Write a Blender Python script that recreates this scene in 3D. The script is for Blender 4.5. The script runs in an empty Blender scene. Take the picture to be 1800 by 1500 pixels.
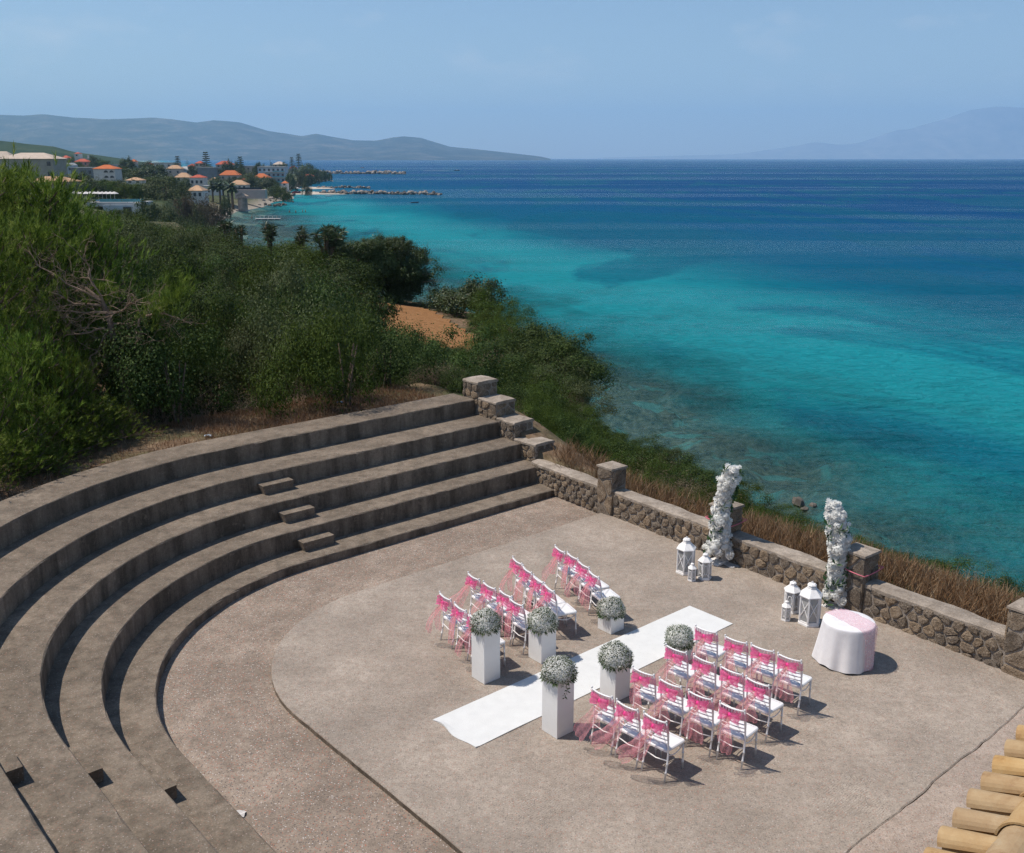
import bpy, math, random
import numpy as np
from mathutils import Vector

# ------------------------------------------------------------------ camera, sky, sun, exposure
R = math.radians
scn = bpy.context.scene
COL = scn.collection
FPX, HOR, CAMZ = 1750.0, 278.0, 8.2            # focal length in photo pixels, horizon row, camera height above the stage
PITCH = math.atan((750 - HOR) / FPX)
cam_d = bpy.data.cameras.new('camera')
cam_d.sensor_fit = 'HORIZONTAL'; cam_d.sensor_width = 36.0; cam_d.lens = FPX / 1800 * 36
cam_d.clip_start = 0.1; cam_d.clip_end = 90000
cam = bpy.data.objects.new('camera', cam_d); COL.objects.link(cam)
cam.location = (0, 0, CAMZ); cam.rotation_euler = (math.pi / 2 - PITCH, 0, 0)
scn.camera = cam

SUN_EL, SUN_AZ = 60.0, -5.0                    # shadows fall towards azimuth -5 deg (from +X)
wd = bpy.data.worlds.new('World'); scn.world = wd; wd.use_nodes = True
wn = wd.node_tree; wn.nodes.clear()
sky = wn.nodes.new('ShaderNodeTexSky'); sky.sky_type = 'NISHITA'; sky.sun_disc = False
sky.sun_elevation = R(SUN_EL); sky.sun_rotation = R(-85)
sky.altitude = 0; sky.air_density = 1.0; sky.dust_density = 0.2; sky.ozone_density = 3.0
bg = wn.nodes.new('ShaderNodeBackground'); bg.inputs['Strength'].default_value = 0.097
wo = wn.nodes.new('ShaderNodeOutputWorld')
# a few faint fair-weather clouds, low over the sea and all round the horizon
tcw = wn.nodes.new('ShaderNodeTexCoord'); mpw = wn.nodes.new('ShaderNodeMapping'); mpw.inputs['Scale'].default_value = (1, 1, 2.6); mpw.inputs['Location'].default_value = (0.37, 0.2, 0.1)
nzw = wn.nodes.new('ShaderNodeTexNoise'); nzw.inputs['Scale'].default_value = 7.0; nzw.inputs['Detail'].default_value = 8; nzw.inputs['Roughness'].default_value = 0.6
rpw = wn.nodes.new('ShaderNodeMapRange'); rpw.inputs[1].default_value = 0.56; rpw.inputs[2].default_value = 0.74; rpw.inputs[4].default_value = 0.30
mxw = wn.nodes.new('ShaderNodeMix'); mxw.data_type = 'RGBA'; mxw.inputs[7].default_value = (8.5, 8.2, 8.0, 1)
wn.links.new(tcw.outputs['Generated'], mpw.inputs[0]); wn.links.new(mpw.outputs[0], nzw.inputs['Vector']); wn.links.new(nzw.outputs[0], rpw.inputs[0]); wn.links.new(rpw.outputs[0], mxw.inputs[0])
wn.links.new(sky.outputs[0], mxw.inputs[6]); wn.links.new(mxw.outputs[2], bg.inputs['Color']); wn.links.new(bg.outputs[0], wo.inputs['Surface'])

sd = bpy.data.lights.new('sun', 'SUN'); sd.energy = 4.3; sd.angle = R(0.53); sd.color = (1.0, 0.935, 0.845)
sun = bpy.data.objects.new('sun', sd); COL.objects.link(sun)
_d = Vector((math.cos(R(SUN_EL)) * math.cos(R(SUN_AZ)), math.cos(R(SUN_EL)) * math.sin(R(SUN_AZ)), -math.sin(R(SUN_EL))))
sun.rotation_euler = _d.to_track_quat('-Z', 'Y').to_euler(); sun.location = (-20, 5, 60)

scn.view_settings.view_transform = 'Standard'; scn.view_settings.look = 'None'
scn.view_settings.exposure = 0.2; scn.view_settings.gamma = 1.0; scn.view_settings.use_curve_mapping = False
scn.render.engine = 'CYCLES'
cy = scn.cycles
cy.use_denoising = True; cy.use_adaptive_sampling = True; cy.adaptive_threshold = 0.015
try: cy.denoiser = 'OPENIMAGEDENOISE'; cy.denoising_prefilter = 'NONE'
except Exception: pass
cy.max_bounces = 6; cy.diffuse_bounces = 2; cy.glossy_bounces = 2; cy.transmission_bounces = 3
cy.transparent_max_bounces = 14; cy.volume_bounces = 1; cy.caustics_reflective = False; cy.caustics_refractive = False
cy.sample_clamp_indirect = 4.0

# ------------------------------------------------------------------ helpers
rng = np.random.default_rng(7)
random.seed(7)
SEA = -14.0
AL = R(41.0)
E1 = np.array([math.cos(AL), math.sin(AL)]); E2 = np.array([math.sin(AL), -math.cos(AL)])

def AB(a, b, z=0.0):
    p = a * E1 + b * E2
    return np.array([p[0], p[1], z])

def ray(px, py):
    x = (px - 900) / FPX; y = (py - 750) / FPX
    return np.array([x, math.cos(PITCH) - y * math.sin(PITCH), -math.sin(PITCH) - y * math.cos(PITCH)])

def on_z(px, py, z):                            # where the line of sight meets height z
    d = ray(px, py); t = (z - CAMZ) / d[2]
    return np.array([0, 0, CAMZ]) + t * d

def on_y(px, py, yy):                           # where it meets the depth yy
    d = ray(px, py); t = yy / d[1]
    return np.array([0, 0, CAMZ]) + t * d

def to_px(P):
    v = np.asarray(P, float) - np.array([0, 0, CAMZ])
    w = v[..., 1] * math.cos(PITCH) - v[..., 2] * math.sin(PITCH)
    n = -v[..., 1] * math.sin(PITCH) - v[..., 2] * math.cos(PITCH)
    return 900 + FPX * v[..., 0] / w, 750 + FPX * n / w

class MB:
    """collects polygons, then links them as one mesh object"""
    def __init__(s): s.v = []; s.f = []; s.m = []; s.mi = 0
    def add(s, V, F):
        o = len(s.v); s.v.extend([tuple(map(float, p)) for p in V]); s.f.extend([tuple(i + o for i in f) for f in F]); s.m.extend([s.mi] * len(F))
    def box(s, c, sz, rz=0.0):
        c = np.asarray(c, float); h = np.asarray(sz, float) / 2; cs, sn = math.cos(rz), math.sin(rz)
        V = []
        for z in (-1, 1):
            for x, y in ((-1, -1), (1, -1), (1, 1), (-1, 1)):
                X, Y = x * h[0], y * h[1]; V.append((c[0] + X * cs - Y * sn, c[1] + X * sn + Y * cs, c[2] + z * h[2]))
        s.add(V, [(3, 2, 1, 0), (4, 5, 6, 7), (0, 1, 5, 4), (1, 2, 6, 5), (2, 3, 7, 6), (3, 0, 4, 7)])
    def prism(s, poly, z0, z1, top=None):
        n = len(poly); top = poly if top is None else top
        V = [(p[0], p[1], z0) for p in poly] + [(p[0], p[1], z1) for p in top]
        s.add(V, [tuple(range(n - 1, -1, -1)), tuple(range(n, 2 * n))] + [(i, (i + 1) % n, n + (i + 1) % n, n + i) for i in range(n)])
    def tube(s, path, rad, n=6, caps=True):
        P = np.asarray(path, float); k = len(P)
        rad = np.broadcast_to(np.asarray(rad, float), (k,))
        T = np.gradient(P, axis=0); T /= np.linalg.norm(T, axis=1)[:, None] + 1e-12
        up = np.array([0, 0, 1.0]) if abs(T[0][2]) < 0.9 else np.array([1.0, 0, 0])
        V = []
        for i in range(k):
            x = np.cross(T[i], up); nx = np.linalg.norm(x); x = x / nx if nx > 1e-6 else np.array([1.0, 0, 0]); y = np.cross(T[i], x); up = np.cross(x, T[i])
            for j in range(n):
                a = 2 * math.pi * j / n; V.append(P[i] + rad[i] * (math.cos(a) * x + math.sin(a) * y))
        F = [(i * n + j, i * n + (j + 1) % n, (i + 1) * n + (j + 1) % n, (i + 1) * n + j) for i in range(k - 1) for j in range(n)]
        if caps: F += [tuple(range(n - 1, -1, -1)), tuple((k - 1) * n + j for j in range(n))]
        s.add(V, F)
    def lathe(s, prof, n=12, c=(0, 0, 0), ph=0.0):
        V = []; k = len(prof)
        for r, z in prof:
            for j in range(n):
                a = 2 * math.pi * j / n + ph; V.append((c[0] + r * math.cos(a), c[1] + r * math.sin(a), c[2] + z))
        F = [(i * n + j, i * n + (j + 1) % n, (i + 1) * n + (j + 1) % n, (i + 1) * n + j) for i in range(k - 1) for j in range(n)]
        F += [tuple(range(n - 1, -1, -1)), tuple((k - 1) * n + j for j in range(n))]
        s.add(V, F)
    def sheet(s, G):                            # G: (m,n,3)
        G = np.asarray(G); m, n = G.shape[:2]
        s.add(G.reshape(-1, 3), [(i * n + j, i * n + j + 1, (i + 1) * n + j + 1, (i + 1) * n + j) for i in range(m - 1) for j in range(n - 1)])
    def mesh(s, name, mats, smooth=False):
        me = bpy.data.meshes.new(name); me.from_pydata(s.v, [], s.f)
        for m in (mats if isinstance(mats, (list, tuple)) else [mats]): me.materials.append(m)
        if any(s.m): me.polygons.foreach_set('material_index', s.m)
        if smooth: me.polygons.foreach_set('use_smooth', [True] * len(me.polygons))
        me.update(); return me
    def build(s, name, mats, parent=None, loc=None, smooth=False):
        return link(name, s.mesh(name, mats, smooth), parent, loc)

def np_mesh(name, V, F, mats, tint=None, smooth=False):
    """fast mesh from arrays; F (k,3) or (k,4)"""
    V = np.asarray(V, np.float32); F = np.asarray(F, np.int32); k, n = F.shape
    me = bpy.data.meshes.new(name); me.vertices.add(len(V)); me.vertices.foreach_set('co', V.ravel())
    me.loops.add(k * n); me.loops.foreach_set('vertex_index', F.ravel())
    me.polygons.add(k); me.polygons.foreach_set('loop_start', np.arange(0, k * n, n, dtype=np.int32))
    try: me.polygons.foreach_set('loop_total', np.full(k, n, np.int32))
    except Exception: pass
    for m in (mats if isinstance(mats, (list, tuple)) else [mats]): me.materials.append(m)
    if tint is not None:
        at = me.attributes.new('tint', 'FLOAT', 'FACE'); at.data.foreach_set('value', np.asarray(tint, np.float32))
    if smooth: me.polygons.foreach_set('use_smooth', np.ones(k, bool))
    me.update(calc_edges=True); me.validate(); return me

def link(name, data, parent=None, loc=None, rz=0.0, scale=None):
    o = bpy.data.objects.new(name, data); COL.objects.link(o)
    if parent is not None: o.parent = parent
    if loc is not None: o.location = [float(q) for q in loc]
    if rz: o.rotation_euler = (0, 0, rz)
    if scale is not None: o.scale = (scale, scale, scale) if np.isscalar(scale) else [float(q) for q in scale]
    return o

def thing(name, label, cat, loc=(0, 0, 0), rz=0.0, group=None, scale=None):
    o = link(name, None, None, loc, rz, scale); o.empty_display_size = 0.1
    return tag(o, label, cat, group)

def tag(o, label, cat, group=None, kind=None):
    o['label'] = label
    if cat: o['category'] = cat
    if group: o['group'] = group
    if kind: o['kind'] = kind
    return o

def struct(o, label):
    o['kind'] = 'structure'; o['label'] = label; return o

def copy_tree(o, parent=None):
    c = o.copy(); COL.objects.link(c); c.parent = parent
    for ch in o.children: copy_tree(ch, c)
    return c

def smooth01(x): x = np.clip(x, 0, 1); return x * x * (3 - 2 * x)

def vnoise(x, y, seed=0):
    """cheap smooth value noise"""
    x = np.asarray(x, float); y = np.asarray(y, float)
    xi = np.floor(x).astype(int); yi = np.floor(y).astype(int); fx = smooth01(x - xi); fy = smooth01(y - yi)
    def h(i, j):
        n = (i * 374761393 + j * 668265263 + seed * 1442695041) & 0x7fffffff
        n = ((n ^ (n >> 13)) * 1274126177) & 0x7fffffff
        return (n & 0xffff) / 65535.0
    return (h(xi, yi) * (1 - fx) + h(xi + 1, yi) * fx) * (1 - fy) + (h(xi, yi + 1) * (1 - fx) + h(xi + 1, yi + 1) * fx) * fy

def fbm(x, y, seed=0, oct=4):
    s = 0; a = 0.5
    for i in range(oct): s = s + a * vnoise(x * 2 ** i, y * 2 ** i, seed + i); a *= 0.5
    return s

# ------------------------------------------------------------------ materials
class NT:
    """small node-tree writer"""
    def __init__(s, name):
        s.mat = bpy.data.materials.new(name); s.mat.use_nodes = True; s.t = s.mat.node_tree; s.t.nodes.clear()
        s.out = s.n('ShaderNodeOutputMaterial')
    def n(s, ty, **kw):
        nd = s.t.nodes.new(ty)
        for k, v in kw.items():
            if k.startswith('i_'): s.put(nd.inputs[k[2:].replace('_', ' ')], v)
            else: setattr(nd, k, v)
        return nd
    def put(s, sock, v):
        if hasattr(v, 'bl_idname') or isinstance(v, bpy.types.NodeSocket):
            s.t.links.new(v if isinstance(v, bpy.types.NodeSocket) else v.outputs[0], sock)
        elif isinstance(v, (tuple, list)) and len(v) == 3 and sock.type == 'RGBA': sock.default_value = (*v, 1)
        else: sock.default_value = v
    def math(s, op, a, b=0.0, clamp=False):
        nd = s.n('ShaderNodeMath', operation=op); nd.use_clamp = clamp; s.put(nd.inputs[0], a); s.put(nd.inputs[1], b); return nd.outputs[0]
    def mix(s, f, a, b, mode='MIX'):
        nd = s.n('ShaderNodeMix', data_type='RGBA', blend_type=mode); s.put(nd.inputs[0], f); s.put(nd.inputs[6], a); s.put(nd.inputs[7], b); return nd.outputs[2]
    def ramp(s, f, stops):
        nd = s.n('ShaderNodeValToRGB'); s.put(nd.inputs[0], f); r = nd.color_ramp
        while len(r.elements) < len(stops): r.elements.new(0.5)
        for e, (p, c) in zip(r.elements, stops): e.position = p; e.color = (*c, 1) if len(c) == 3 else c
        return nd.outputs[0]
    def pos(s, scale=(1, 1, 1), rz=0.0, obj=False):
        src = s.n('ShaderNodeTexCoord').outputs['Object'] if obj else s.n('ShaderNodeNewGeometry').outputs['Position']
        if scale == (1, 1, 1) and rz == 0: return src
        m = s.n('ShaderNodeMapping'); s.put(m.inputs['Vector'], src); m.inputs['Scale'].default_value = scale; m.inputs['Rotation'].default_value = (0, 0, rz)
        return m.outputs[0]
    def noise(s, vec, scale, detail=4, rough=0.55, dist=0.0):
        nd = s.n('ShaderNodeTexNoise'); s.put(nd.inputs['Vector'], vec); nd.inputs['Scale'].default_value = scale; nd.inputs['Detail'].default_value = detail
        nd.inputs['Roughness'].default_value = rough; nd.inputs['Distortion'].default_value = dist; return nd.outputs[0]
    def bump(s, h, strength=0.5, dist=0.02, normal=None):
        nd = s.n('ShaderNodeBump'); nd.inputs['Strength'].default_value = strength; nd.inputs['Distance'].default_value = dist; s.put(nd.inputs['Height'], h)
        if normal is not None: s.put(nd.inputs['Normal'], normal)
        return nd.outputs[0]
    def bsdf(s, col, rough=0.7, spec=0.3, normal=None, **kw):
        nd = s.n('ShaderNodeBsdfPrincipled'); s.put(nd.inputs['Base Color'], col); s.put(nd.inputs['Roughness'], rough); s.put(nd.inputs['Specular IOR Level'], spec)
        if normal is not None: s.put(nd.inputs['Normal'], normal)
        for k, v in kw.items(): s.put(nd.inputs[k.replace('_', ' ')], v)
        return nd.outputs[0]
    def done(s, sh): s.t.links.new(sh, s.out.inputs['Surface']); return s.mat

def plain(name, col, rough=0.6, spec=0.3, var=0.12, scale=3.0, bump=0.0, obj=False):
    """paint or fabric with a little grime and grain"""
    t = NT(name); p = t.pos(obj=obj); n = t.noise(p, scale, 5)
    lo = tuple(c * (1 - var) for c in col); hi = tuple(min(1, c * (1 + var * 0.6)) for c in col)
    c = t.ramp(n, [(0.3, lo), (0.7, hi)])
    nm = t.bump(t.noise(p, scale * 14, 3), bump, 0.01) if bump else None
    return t.done(t.bsdf(c, rough, spec, nm))

def leaf_mat(name, cols, trans=0.25, rough=0.5, objvar=0.25, spec=0.35):
    t = NT(name); a = t.n('ShaderNodeAttribute', attribute_name='tint')
    k = len(cols); c = t.ramp(a.outputs['Fac'], [(i / (k - 1), col) for i, col in enumerate(cols)])
    oi = t.n('ShaderNodeObjectInfo')
    v = t.math('ADD', t.math('MULTIPLY', oi.outputs['Random'], objvar), 1 - objvar * 0.5)
    hs = t.n('ShaderNodeHueSaturation'); t.put(hs.inputs['Color'], c); t.put(hs.inputs['Value'], v)
    t.put(hs.inputs['Hue'], t.math('ADD', t.math('MULTIPLY', oi.outputs['Random'], 0.03), 0.485))
    b = t.bsdf(hs.outputs[0], rough, spec)
    tr = t.n('ShaderNodeBsdfTranslucent'); t.put(tr.inputs[0], hs.outputs[0])
    mx = t.n('ShaderNodeMixShader'); mx.inputs[0].default_value = trans; t.put(mx.inputs[1], b); t.put(mx.inputs[2], tr.outputs[0])
    return t.done(mx.outputs[0])

def concrete(name, base, dark, lines=0.0, speck=0.0, rot=0.0, bumpk=0.5, stain=0.5, streak=False):
    t = NT(name); p = t.pos()
    big = t.noise(p, 0.55, 5, 0.6); mid = t.noise(p, 3.2, 5, 0.65); fine = t.noise(p, 42, 4, 0.7); grain = t.noise(p, 130, 2, 0.6)
    c = t.mix(t.ramp(big, [(0.36, (0, 0, 0)), (0.66, (1, 1, 1))]), tuple(b * 0.72 for b in base), tuple(b * 1.06 for b in base))
    if streak:
        q = t.pos((1, 1, 0.16)); st = t.noise(q, 2.6, 5, 0.65)
        c = t.mix(t.math('MULTIPLY', t.ramp(st, [(0.40, (1, 1, 1)), (0.60, (0, 0, 0))]), stain), c, dark)
        li = t.noise(p, 6.0, 4, 0.6); c = t.mix(t.math('MULTIPLY', t.ramp(li, [(0.60, (0, 0, 0)), (0.70, (1, 1, 1))]), 0.35), c, tuple(min(1, b * 1.45) for b in base))
    else:
        c = t.mix(t.math('MULTIPLY', t.ramp(mid, [(0.38, (1, 1, 1)), (0.58, (0, 0, 0))]), stain), c, dark)
    c = t.mix(1.0, c, t.ramp(fine, [(0.30, (0.70, 0.70, 0.70)), (0.5, (1.0, 1.0, 1.0)), (0.70, (1.2, 1.2, 1.2))]), 'MULTIPLY')
    c = t.mix(1.0, c, t.ramp(t.noise(p, 11, 4, 0.65), [(0.34, (0.84, 0.84, 0.84)), (0.5, (1.0, 1.0, 1.0)), (0.66, (1.10, 1.10, 1.10))]), 'MULTIPLY')
    if speck:
        vo = t.n('ShaderNodeTexVoronoi'); t.put(vo.inputs['Vector'], p); vo.inputs['Scale'].default_value = 34
        sc = t.n('ShaderNodeSeparateColor'); t.put(sc.inputs[0], vo.outputs['Color'])
        m1 = t.math('MULTIPLY', t.math('LESS_THAN', vo.outputs['Distance'], 0.33), t.math('GREATER_THAN', sc.outputs[0], 0.66))
        c = t.mix(t.math('MULTIPLY', m1, speck), c, (0.36, 0.16, 0.11))
        m2 = t.math('MULTIPLY', t.math('LESS_THAN', vo.outputs['Distance'], 0.36), t.math('LESS_THAN', sc.outputs[0], 0.30))
        c = t.mix(t.math('MULTIPLY', m2, speck), c, (0.13, 0.11, 0.10))
        m3 = t.math('MULTIPLY', t.math('LESS_THAN', vo.outputs['Distance'], 0.30), t.math('GREATER_THAN', sc.outputs[1], 0.82))
        c = t.mix(t.math('MULTIPLY', m3, speck), c, (0.55, 0.50, 0.46))
    h = t.math('ADD', t.math('MULTIPLY', fine, 0.6), t.math('MULTIPLY', grain, 0.5))
    if lines:                                   # raked grooves, in patches
        q = t.pos((1, 1, 1), rot); wv = t.n('ShaderNodeTexWave', wave_type='BANDS', bands_direction='Y'); t.put(wv.inputs['Vector'], q)
        wv.inputs['Scale'].default_value = 9.0; wv.inputs['Distortion'].default_value = 9.0; wv.inputs['Detail'].default_value = 3; wv.inputs['Detail Scale'].default_value = 0.6
        msk = t.ramp(t.noise(p, 0.7, 4, 0.6, 0.6), [(0.50, (0, 0, 0)), (0.64, (1, 1, 1))])
        lw = t.math('MULTIPLY', t.math('MULTIPLY', t.ramp(wv.outputs[0], [(0.0, (1, 1, 1)), (0.35, (0, 0, 0))]), msk), lines)
        c = t.mix(t.math('MULTIPLY', lw, 0.42), c, tuple(b * 0.5 for b in base)); h = t.math('SUBTRACT', h, t.math('MULTIPLY', lw, 1.2))
    return t.done(t.bsdf(c, 0.92, 0.15, t.bump(h, bumpk, 0.015)))

M = {}
M['stage'] = concrete('stage_concrete', (0.39, 0.325, 0.267), (0.27, 0.22, 0.175), 0.45, 0.5, R(-41), 0.6, 0.5)
M['floor'] = concrete('floor_concrete', (0.345, 0.272, 0.215), (0.20, 0.156, 0.12), 0.6, 0.95, R(-30), 0.7, 0.6)
M['tread'] = concrete('tread_concrete', (0.235, 0.188, 0.143), (0.115, 0.092, 0.07), 0, 0.3, 0, 0.6, 0.75)
M['riser'] = concrete('riser_concrete', (0.250, 0.198, 0.150), (0.060, 0.048, 0.036), 0, 0, 0, 0.7, 0.72, True)
M['apron'] = concrete('apron_concrete', (0.45, 0.36, 0.295), (0.30, 0.235, 0.185), 0, 0.5, 0, 0.9, 0.6)
M['mortar'] = concrete('mortar', (0.34, 0.29, 0.245), (0.22, 0.185, 0.15), 0, 0, 0, 0.7, 0.5)
M['coping'] = concrete('coping', (0.42, 0.35, 0.285), (0.20, 0.16, 0.125), 0, 0, 0, 1.0, 0.65)

def stone_mat():
    t = NT('brown_stone'); p = t.pos(); oi = t.n('ShaderNodeObjectInfo')
    n = t.noise(p, 7, 5, 0.7); pits = t.noise(p, 38, 4, 0.75)
    c = t.ramp(n, [(0.3, (0.14, 0.10, 0.066)), (0.52, (0.23, 0.172, 0.12)), (0.75, (0.36, 0.285, 0.21))])
    c = t.mix(t.math('MULTIPLY', t.ramp(pits, [(0.38, (1, 1, 1)), (0.5, (0, 0, 0))]), 0.75), c, (0.055, 0.040, 0.028))
    hs = t.n('ShaderNodeHueSaturation'); t.put(hs.inputs['Color'], c); t.put(hs.inputs['Value'], t.math('ADD', t.math('MULTIPLY', oi.outputs['Random'], 0.6), 0.75))
    t.put(hs.inputs['Saturation'], t.math('ADD', t.math('MULTIPLY', oi.outputs['Random'], 0.3), 0.75))
    return t.done(t.bsdf(hs.outputs[0], 0.95, 0.1, t.bump(t.math('ADD', pits, n), 0.9, 0.03)))
M['stone'] = stone_mat()
M['white_paint'] = plain('white_paint', (0.77, 0.755, 0.735), 0.4, 0.4, 0.05, 4, 0.0, True)
M['white_chair'] = plain('white_resin', (0.79, 0.775, 0.765), 0.35, 0.45, 0.04, 6, 0.0, True)
M['white_lantern'] = plain('white_lantern_paint', (0.84, 0.81, 0.785), 0.55, 0.3, 0.12, 20, 0.0, True)
M['rug'] = plain('white_carpet', (0.665, 0.658, 0.638), 0.95, 0.05, 0.05, 5, 0.4)
M['linen'] = plain('white_linen', (0.74, 0.715, 0.72), 0.9, 0.1, 0.06, 9, 0.3)
M['wood'] = plain('pale_wood', (0.35, 0.25, 0.16), 0.7, 0.2, 0.2, 10)
M['bark'] = plain('grey_bark', (0.17, 0.125, 0.095), 0.95, 0.1, 0.4, 9, 0.8)
M['dead_wood'] = plain('bare_twigs', (0.30, 0.215, 0.155), 0.95, 0.1, 0.35, 12, 0.5)

def organza(name, col, alpha):
    t = NT(name); p = t.pos(obj=True)
    w = t.noise(p, 22, 4, 0.6)
    f = t.math('ADD', t.math('MULTIPLY', t.ramp(w, [(0.35, (0, 0, 0)), (0.65, (1, 1, 1))]), 0.22), alpha - 0.11)
    b = t.bsdf(col, 0.55, 0.3); tl = t.n('ShaderNodeBsdfTranslucent'); t.put(tl.inputs[0], col)
    m0 = t.n('ShaderNodeMixShader'); m0.inputs[0].default_value = 0.4; t.put(m0.inputs[1], b); t.put(m0.inputs[2], tl.outputs[0])
    tp = t.n('ShaderNodeBsdfTransparent'); tp.inputs[0].default_value = (1, 1, 1, 1)
    m1 = t.n('ShaderNodeMixShader'); t.put(m1.inputs[0], f); t.put(m1.inputs[1], tp.outputs[0]); t.put(m1.inputs[2], m0.outputs[0])
    return t.done(m1.outputs[0])
M['organza'] = organza('pink_organza', (0.96, 0.40, 0.52), 0.46)
M['organza_bow'] = organza('pink_organza_gathered', (0.98, 0.19, 0.43), 0.58)
M['organza_thin'] = organza('pink_organza_tail', (0.96, 0.42, 0.46), 0.32)
M['organza_table'] = organza('pink_organza_table', (0.90, 0.55, 0.62), 0.36)
M['knot'] = plain('pink_knot', (0.95, 0.06, 0.30), 0.6, 0.2, 0.2, 30, 0.0, True)
M['ribbon'] = plain('pink_ribbon', (0.60, 0.16, 0.21), 0.7, 0.2, 0.1)
M['tulle'] = organza('white_tulle', (0.80, 0.80, 0.82), 0.72)
M['petal'] = leaf_mat('white_petals', [(0.90, 0.88, 0.83), (0.93, 0.92, 0.89), (0.95, 0.94, 0.91)], 0.5, 0.7, 0.08, 0.2)
M['gyp'] = leaf_mat('gypsophila_blossom', [(0.70, 0.70, 0.62), (0.84, 0.83, 0.78), (0.90, 0.89, 0.85)], 0.4, 0.8, 0.05, 0.1)
M['ball_leaf'] = leaf_mat('bouquet_leaf', [(0.065, 0.105, 0.045), (0.13, 0.18, 0.085), (0.22, 0.26, 0.15)], 0.4, 0.7, 0.1, 0.15)
M['arch_leaf'] = leaf_mat('arch_leaf', [(0.03, 0.07, 0.025), (0.06, 0.13, 0.04)], 0.25, 0.4, 0.1)

def glass_mat(name):
    t = NT(name); tp = t.n('ShaderNodeBsdfTransparent'); tp.inputs[0].default_value = (0.93, 0.95, 0.95, 1)
    dfw = t.n('ShaderNodeBsdfDiffuse'); dfw.inputs[0].default_value = (0.85, 0.85, 0.85, 1); mw = t.n('ShaderNodeMixShader'); mw.inputs[0].default_value = 0.32; t.put(mw.inputs[1], tp.outputs[0]); t.put(mw.inputs[2], dfw.outputs[0]); tp = mw
    g = t.n('ShaderNodeBsdfGlossy'); g.inputs['Roughness'].default_value = 0.05; fr = t.n('ShaderNodeFresnel'); fr.inputs[0].default_value = 1.45
    m = t.n('ShaderNodeMixShader'); t.put(m.inputs[0], t.math('ADD', fr.outputs[0], 0.02)); t.put(m.inputs[1], tp.outputs[0]); t.put(m.inputs[2], g.outputs[0])
    return t.done(m.outputs[0])
M['glass'] = glass_mat('lantern_glass')

# foliage
M['mastic'] = leaf_mat('mastic_leaf', [(0.014, 0.030, 0.006), (0.032, 0.056, 0.011), (0.072, 0.104, 0.024), (0.150, 0.180, 0.060)], 0.25, 0.65, 0.55, 0.15)
M['olive'] = leaf_mat('olive_leaf', [(0.032, 0.044, 0.014), (0.078, 0.095, 0.036), (0.160, 0.172, 0.085)], 0.25, 0.65, 0.5, 0.15)
M['bright'] = leaf_mat('heath_leaf', [(0.026, 0.048, 0.007), (0.060, 0.092, 0.014), (0.118, 0.152, 0.030)], 0.3, 0.65, 0.45, 0.12)
M['dark'] = leaf_mat('carob_leaf', [(0.024, 0.042, 0.012), (0.055, 0.080, 0.022), (0.105, 0.130, 0.042)], 0.2, 0.5, 0.35, 0.25)
M['pine'] = leaf_mat('pine_needle', [(0.048, 0.086, 0.012), (0.130, 0.190, 0.028), (0.280, 0.330, 0.076)], 0.42, 0.6, 0.3, 0.12)
M['dry'] = leaf_mat('dry_grass_blade', [(0.15, 0.085, 0.040), (0.27, 0.165, 0.085), (0.42, 0.32, 0.20)], 0.3, 0.8, 0.2, 0.1)
M['dryshrub'] = leaf_mat('dry_shrub_leaf', [(0.11, 0.085, 0.050), (0.19, 0.15, 0.095), (0.29, 0.245, 0.17)], 0.2, 0.8, 0.3, 0.1)
M['yucca'] = leaf_mat('yucca_leaf', [(0.03, 0.052, 0.018), (0.065, 0.09, 0.035), (0.11, 0.13, 0.06)], 0.1, 0.4, 0.2, 0.4)
M['tamarisk'] = leaf_mat('tamarisk_leaf', [(0.065, 0.055, 0.032), (0.115, 0.088, 0.055), (0.16, 0.11, 0.075)], 0.2, 0.7, 0.3, 0.2)

# village
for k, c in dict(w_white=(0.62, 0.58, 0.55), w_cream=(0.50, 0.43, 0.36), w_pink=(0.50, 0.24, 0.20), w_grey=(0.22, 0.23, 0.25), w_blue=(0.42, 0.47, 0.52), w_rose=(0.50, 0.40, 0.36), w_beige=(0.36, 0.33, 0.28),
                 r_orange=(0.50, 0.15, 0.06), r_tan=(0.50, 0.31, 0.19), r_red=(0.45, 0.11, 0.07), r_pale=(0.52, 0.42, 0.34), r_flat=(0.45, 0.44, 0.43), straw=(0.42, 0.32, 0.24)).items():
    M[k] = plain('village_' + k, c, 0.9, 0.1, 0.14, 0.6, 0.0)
M['pane'] = plain('window_glass', (0.05, 0.06, 0.075), 0.15, 0.5, 0.2)
M['turq_panel'] = plain('turquoise_glass_panel', (0.12, 0.36, 0.42), 0.2, 0.5, 0.2)
M['rock'] = plain('pale_boulder', (0.36, 0.30, 0.255), 0.95, 0.1, 0.45, 0.5, 0.6)
M['rockdark'] = plain('wet_boulder', (0.14, 0.12, 0.10), 0.8, 0.2, 0.4, 0.6, 0.6)
M['sand'] = plain('beach_sand', (0.50, 0.42, 0.34), 0.95, 0.05, 0.12, 0.4)
M['boat_red'] = plain('boat_red', (0.30, 0.04, 0.05), 0.4, 0.4); M['boat_white'] = plain('boat_white', (0.7, 0.7, 0.7), 0.4, 0.4); M['boat_dark'] = plain('boat_dark', (0.05, 0.06, 0.08), 0.5, 0.3)
M['foam'] = plain('wake_foam', (0.75, 0.78, 0.80), 0.9, 0.1); M['skin'] = plain('tanned_skin', (0.28, 0.16, 0.11), 0.6, 0.3); M['blue_cloth'] = plain('blue_fabric', (0.08, 0.22, 0.42), 0.8, 0.2)
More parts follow.
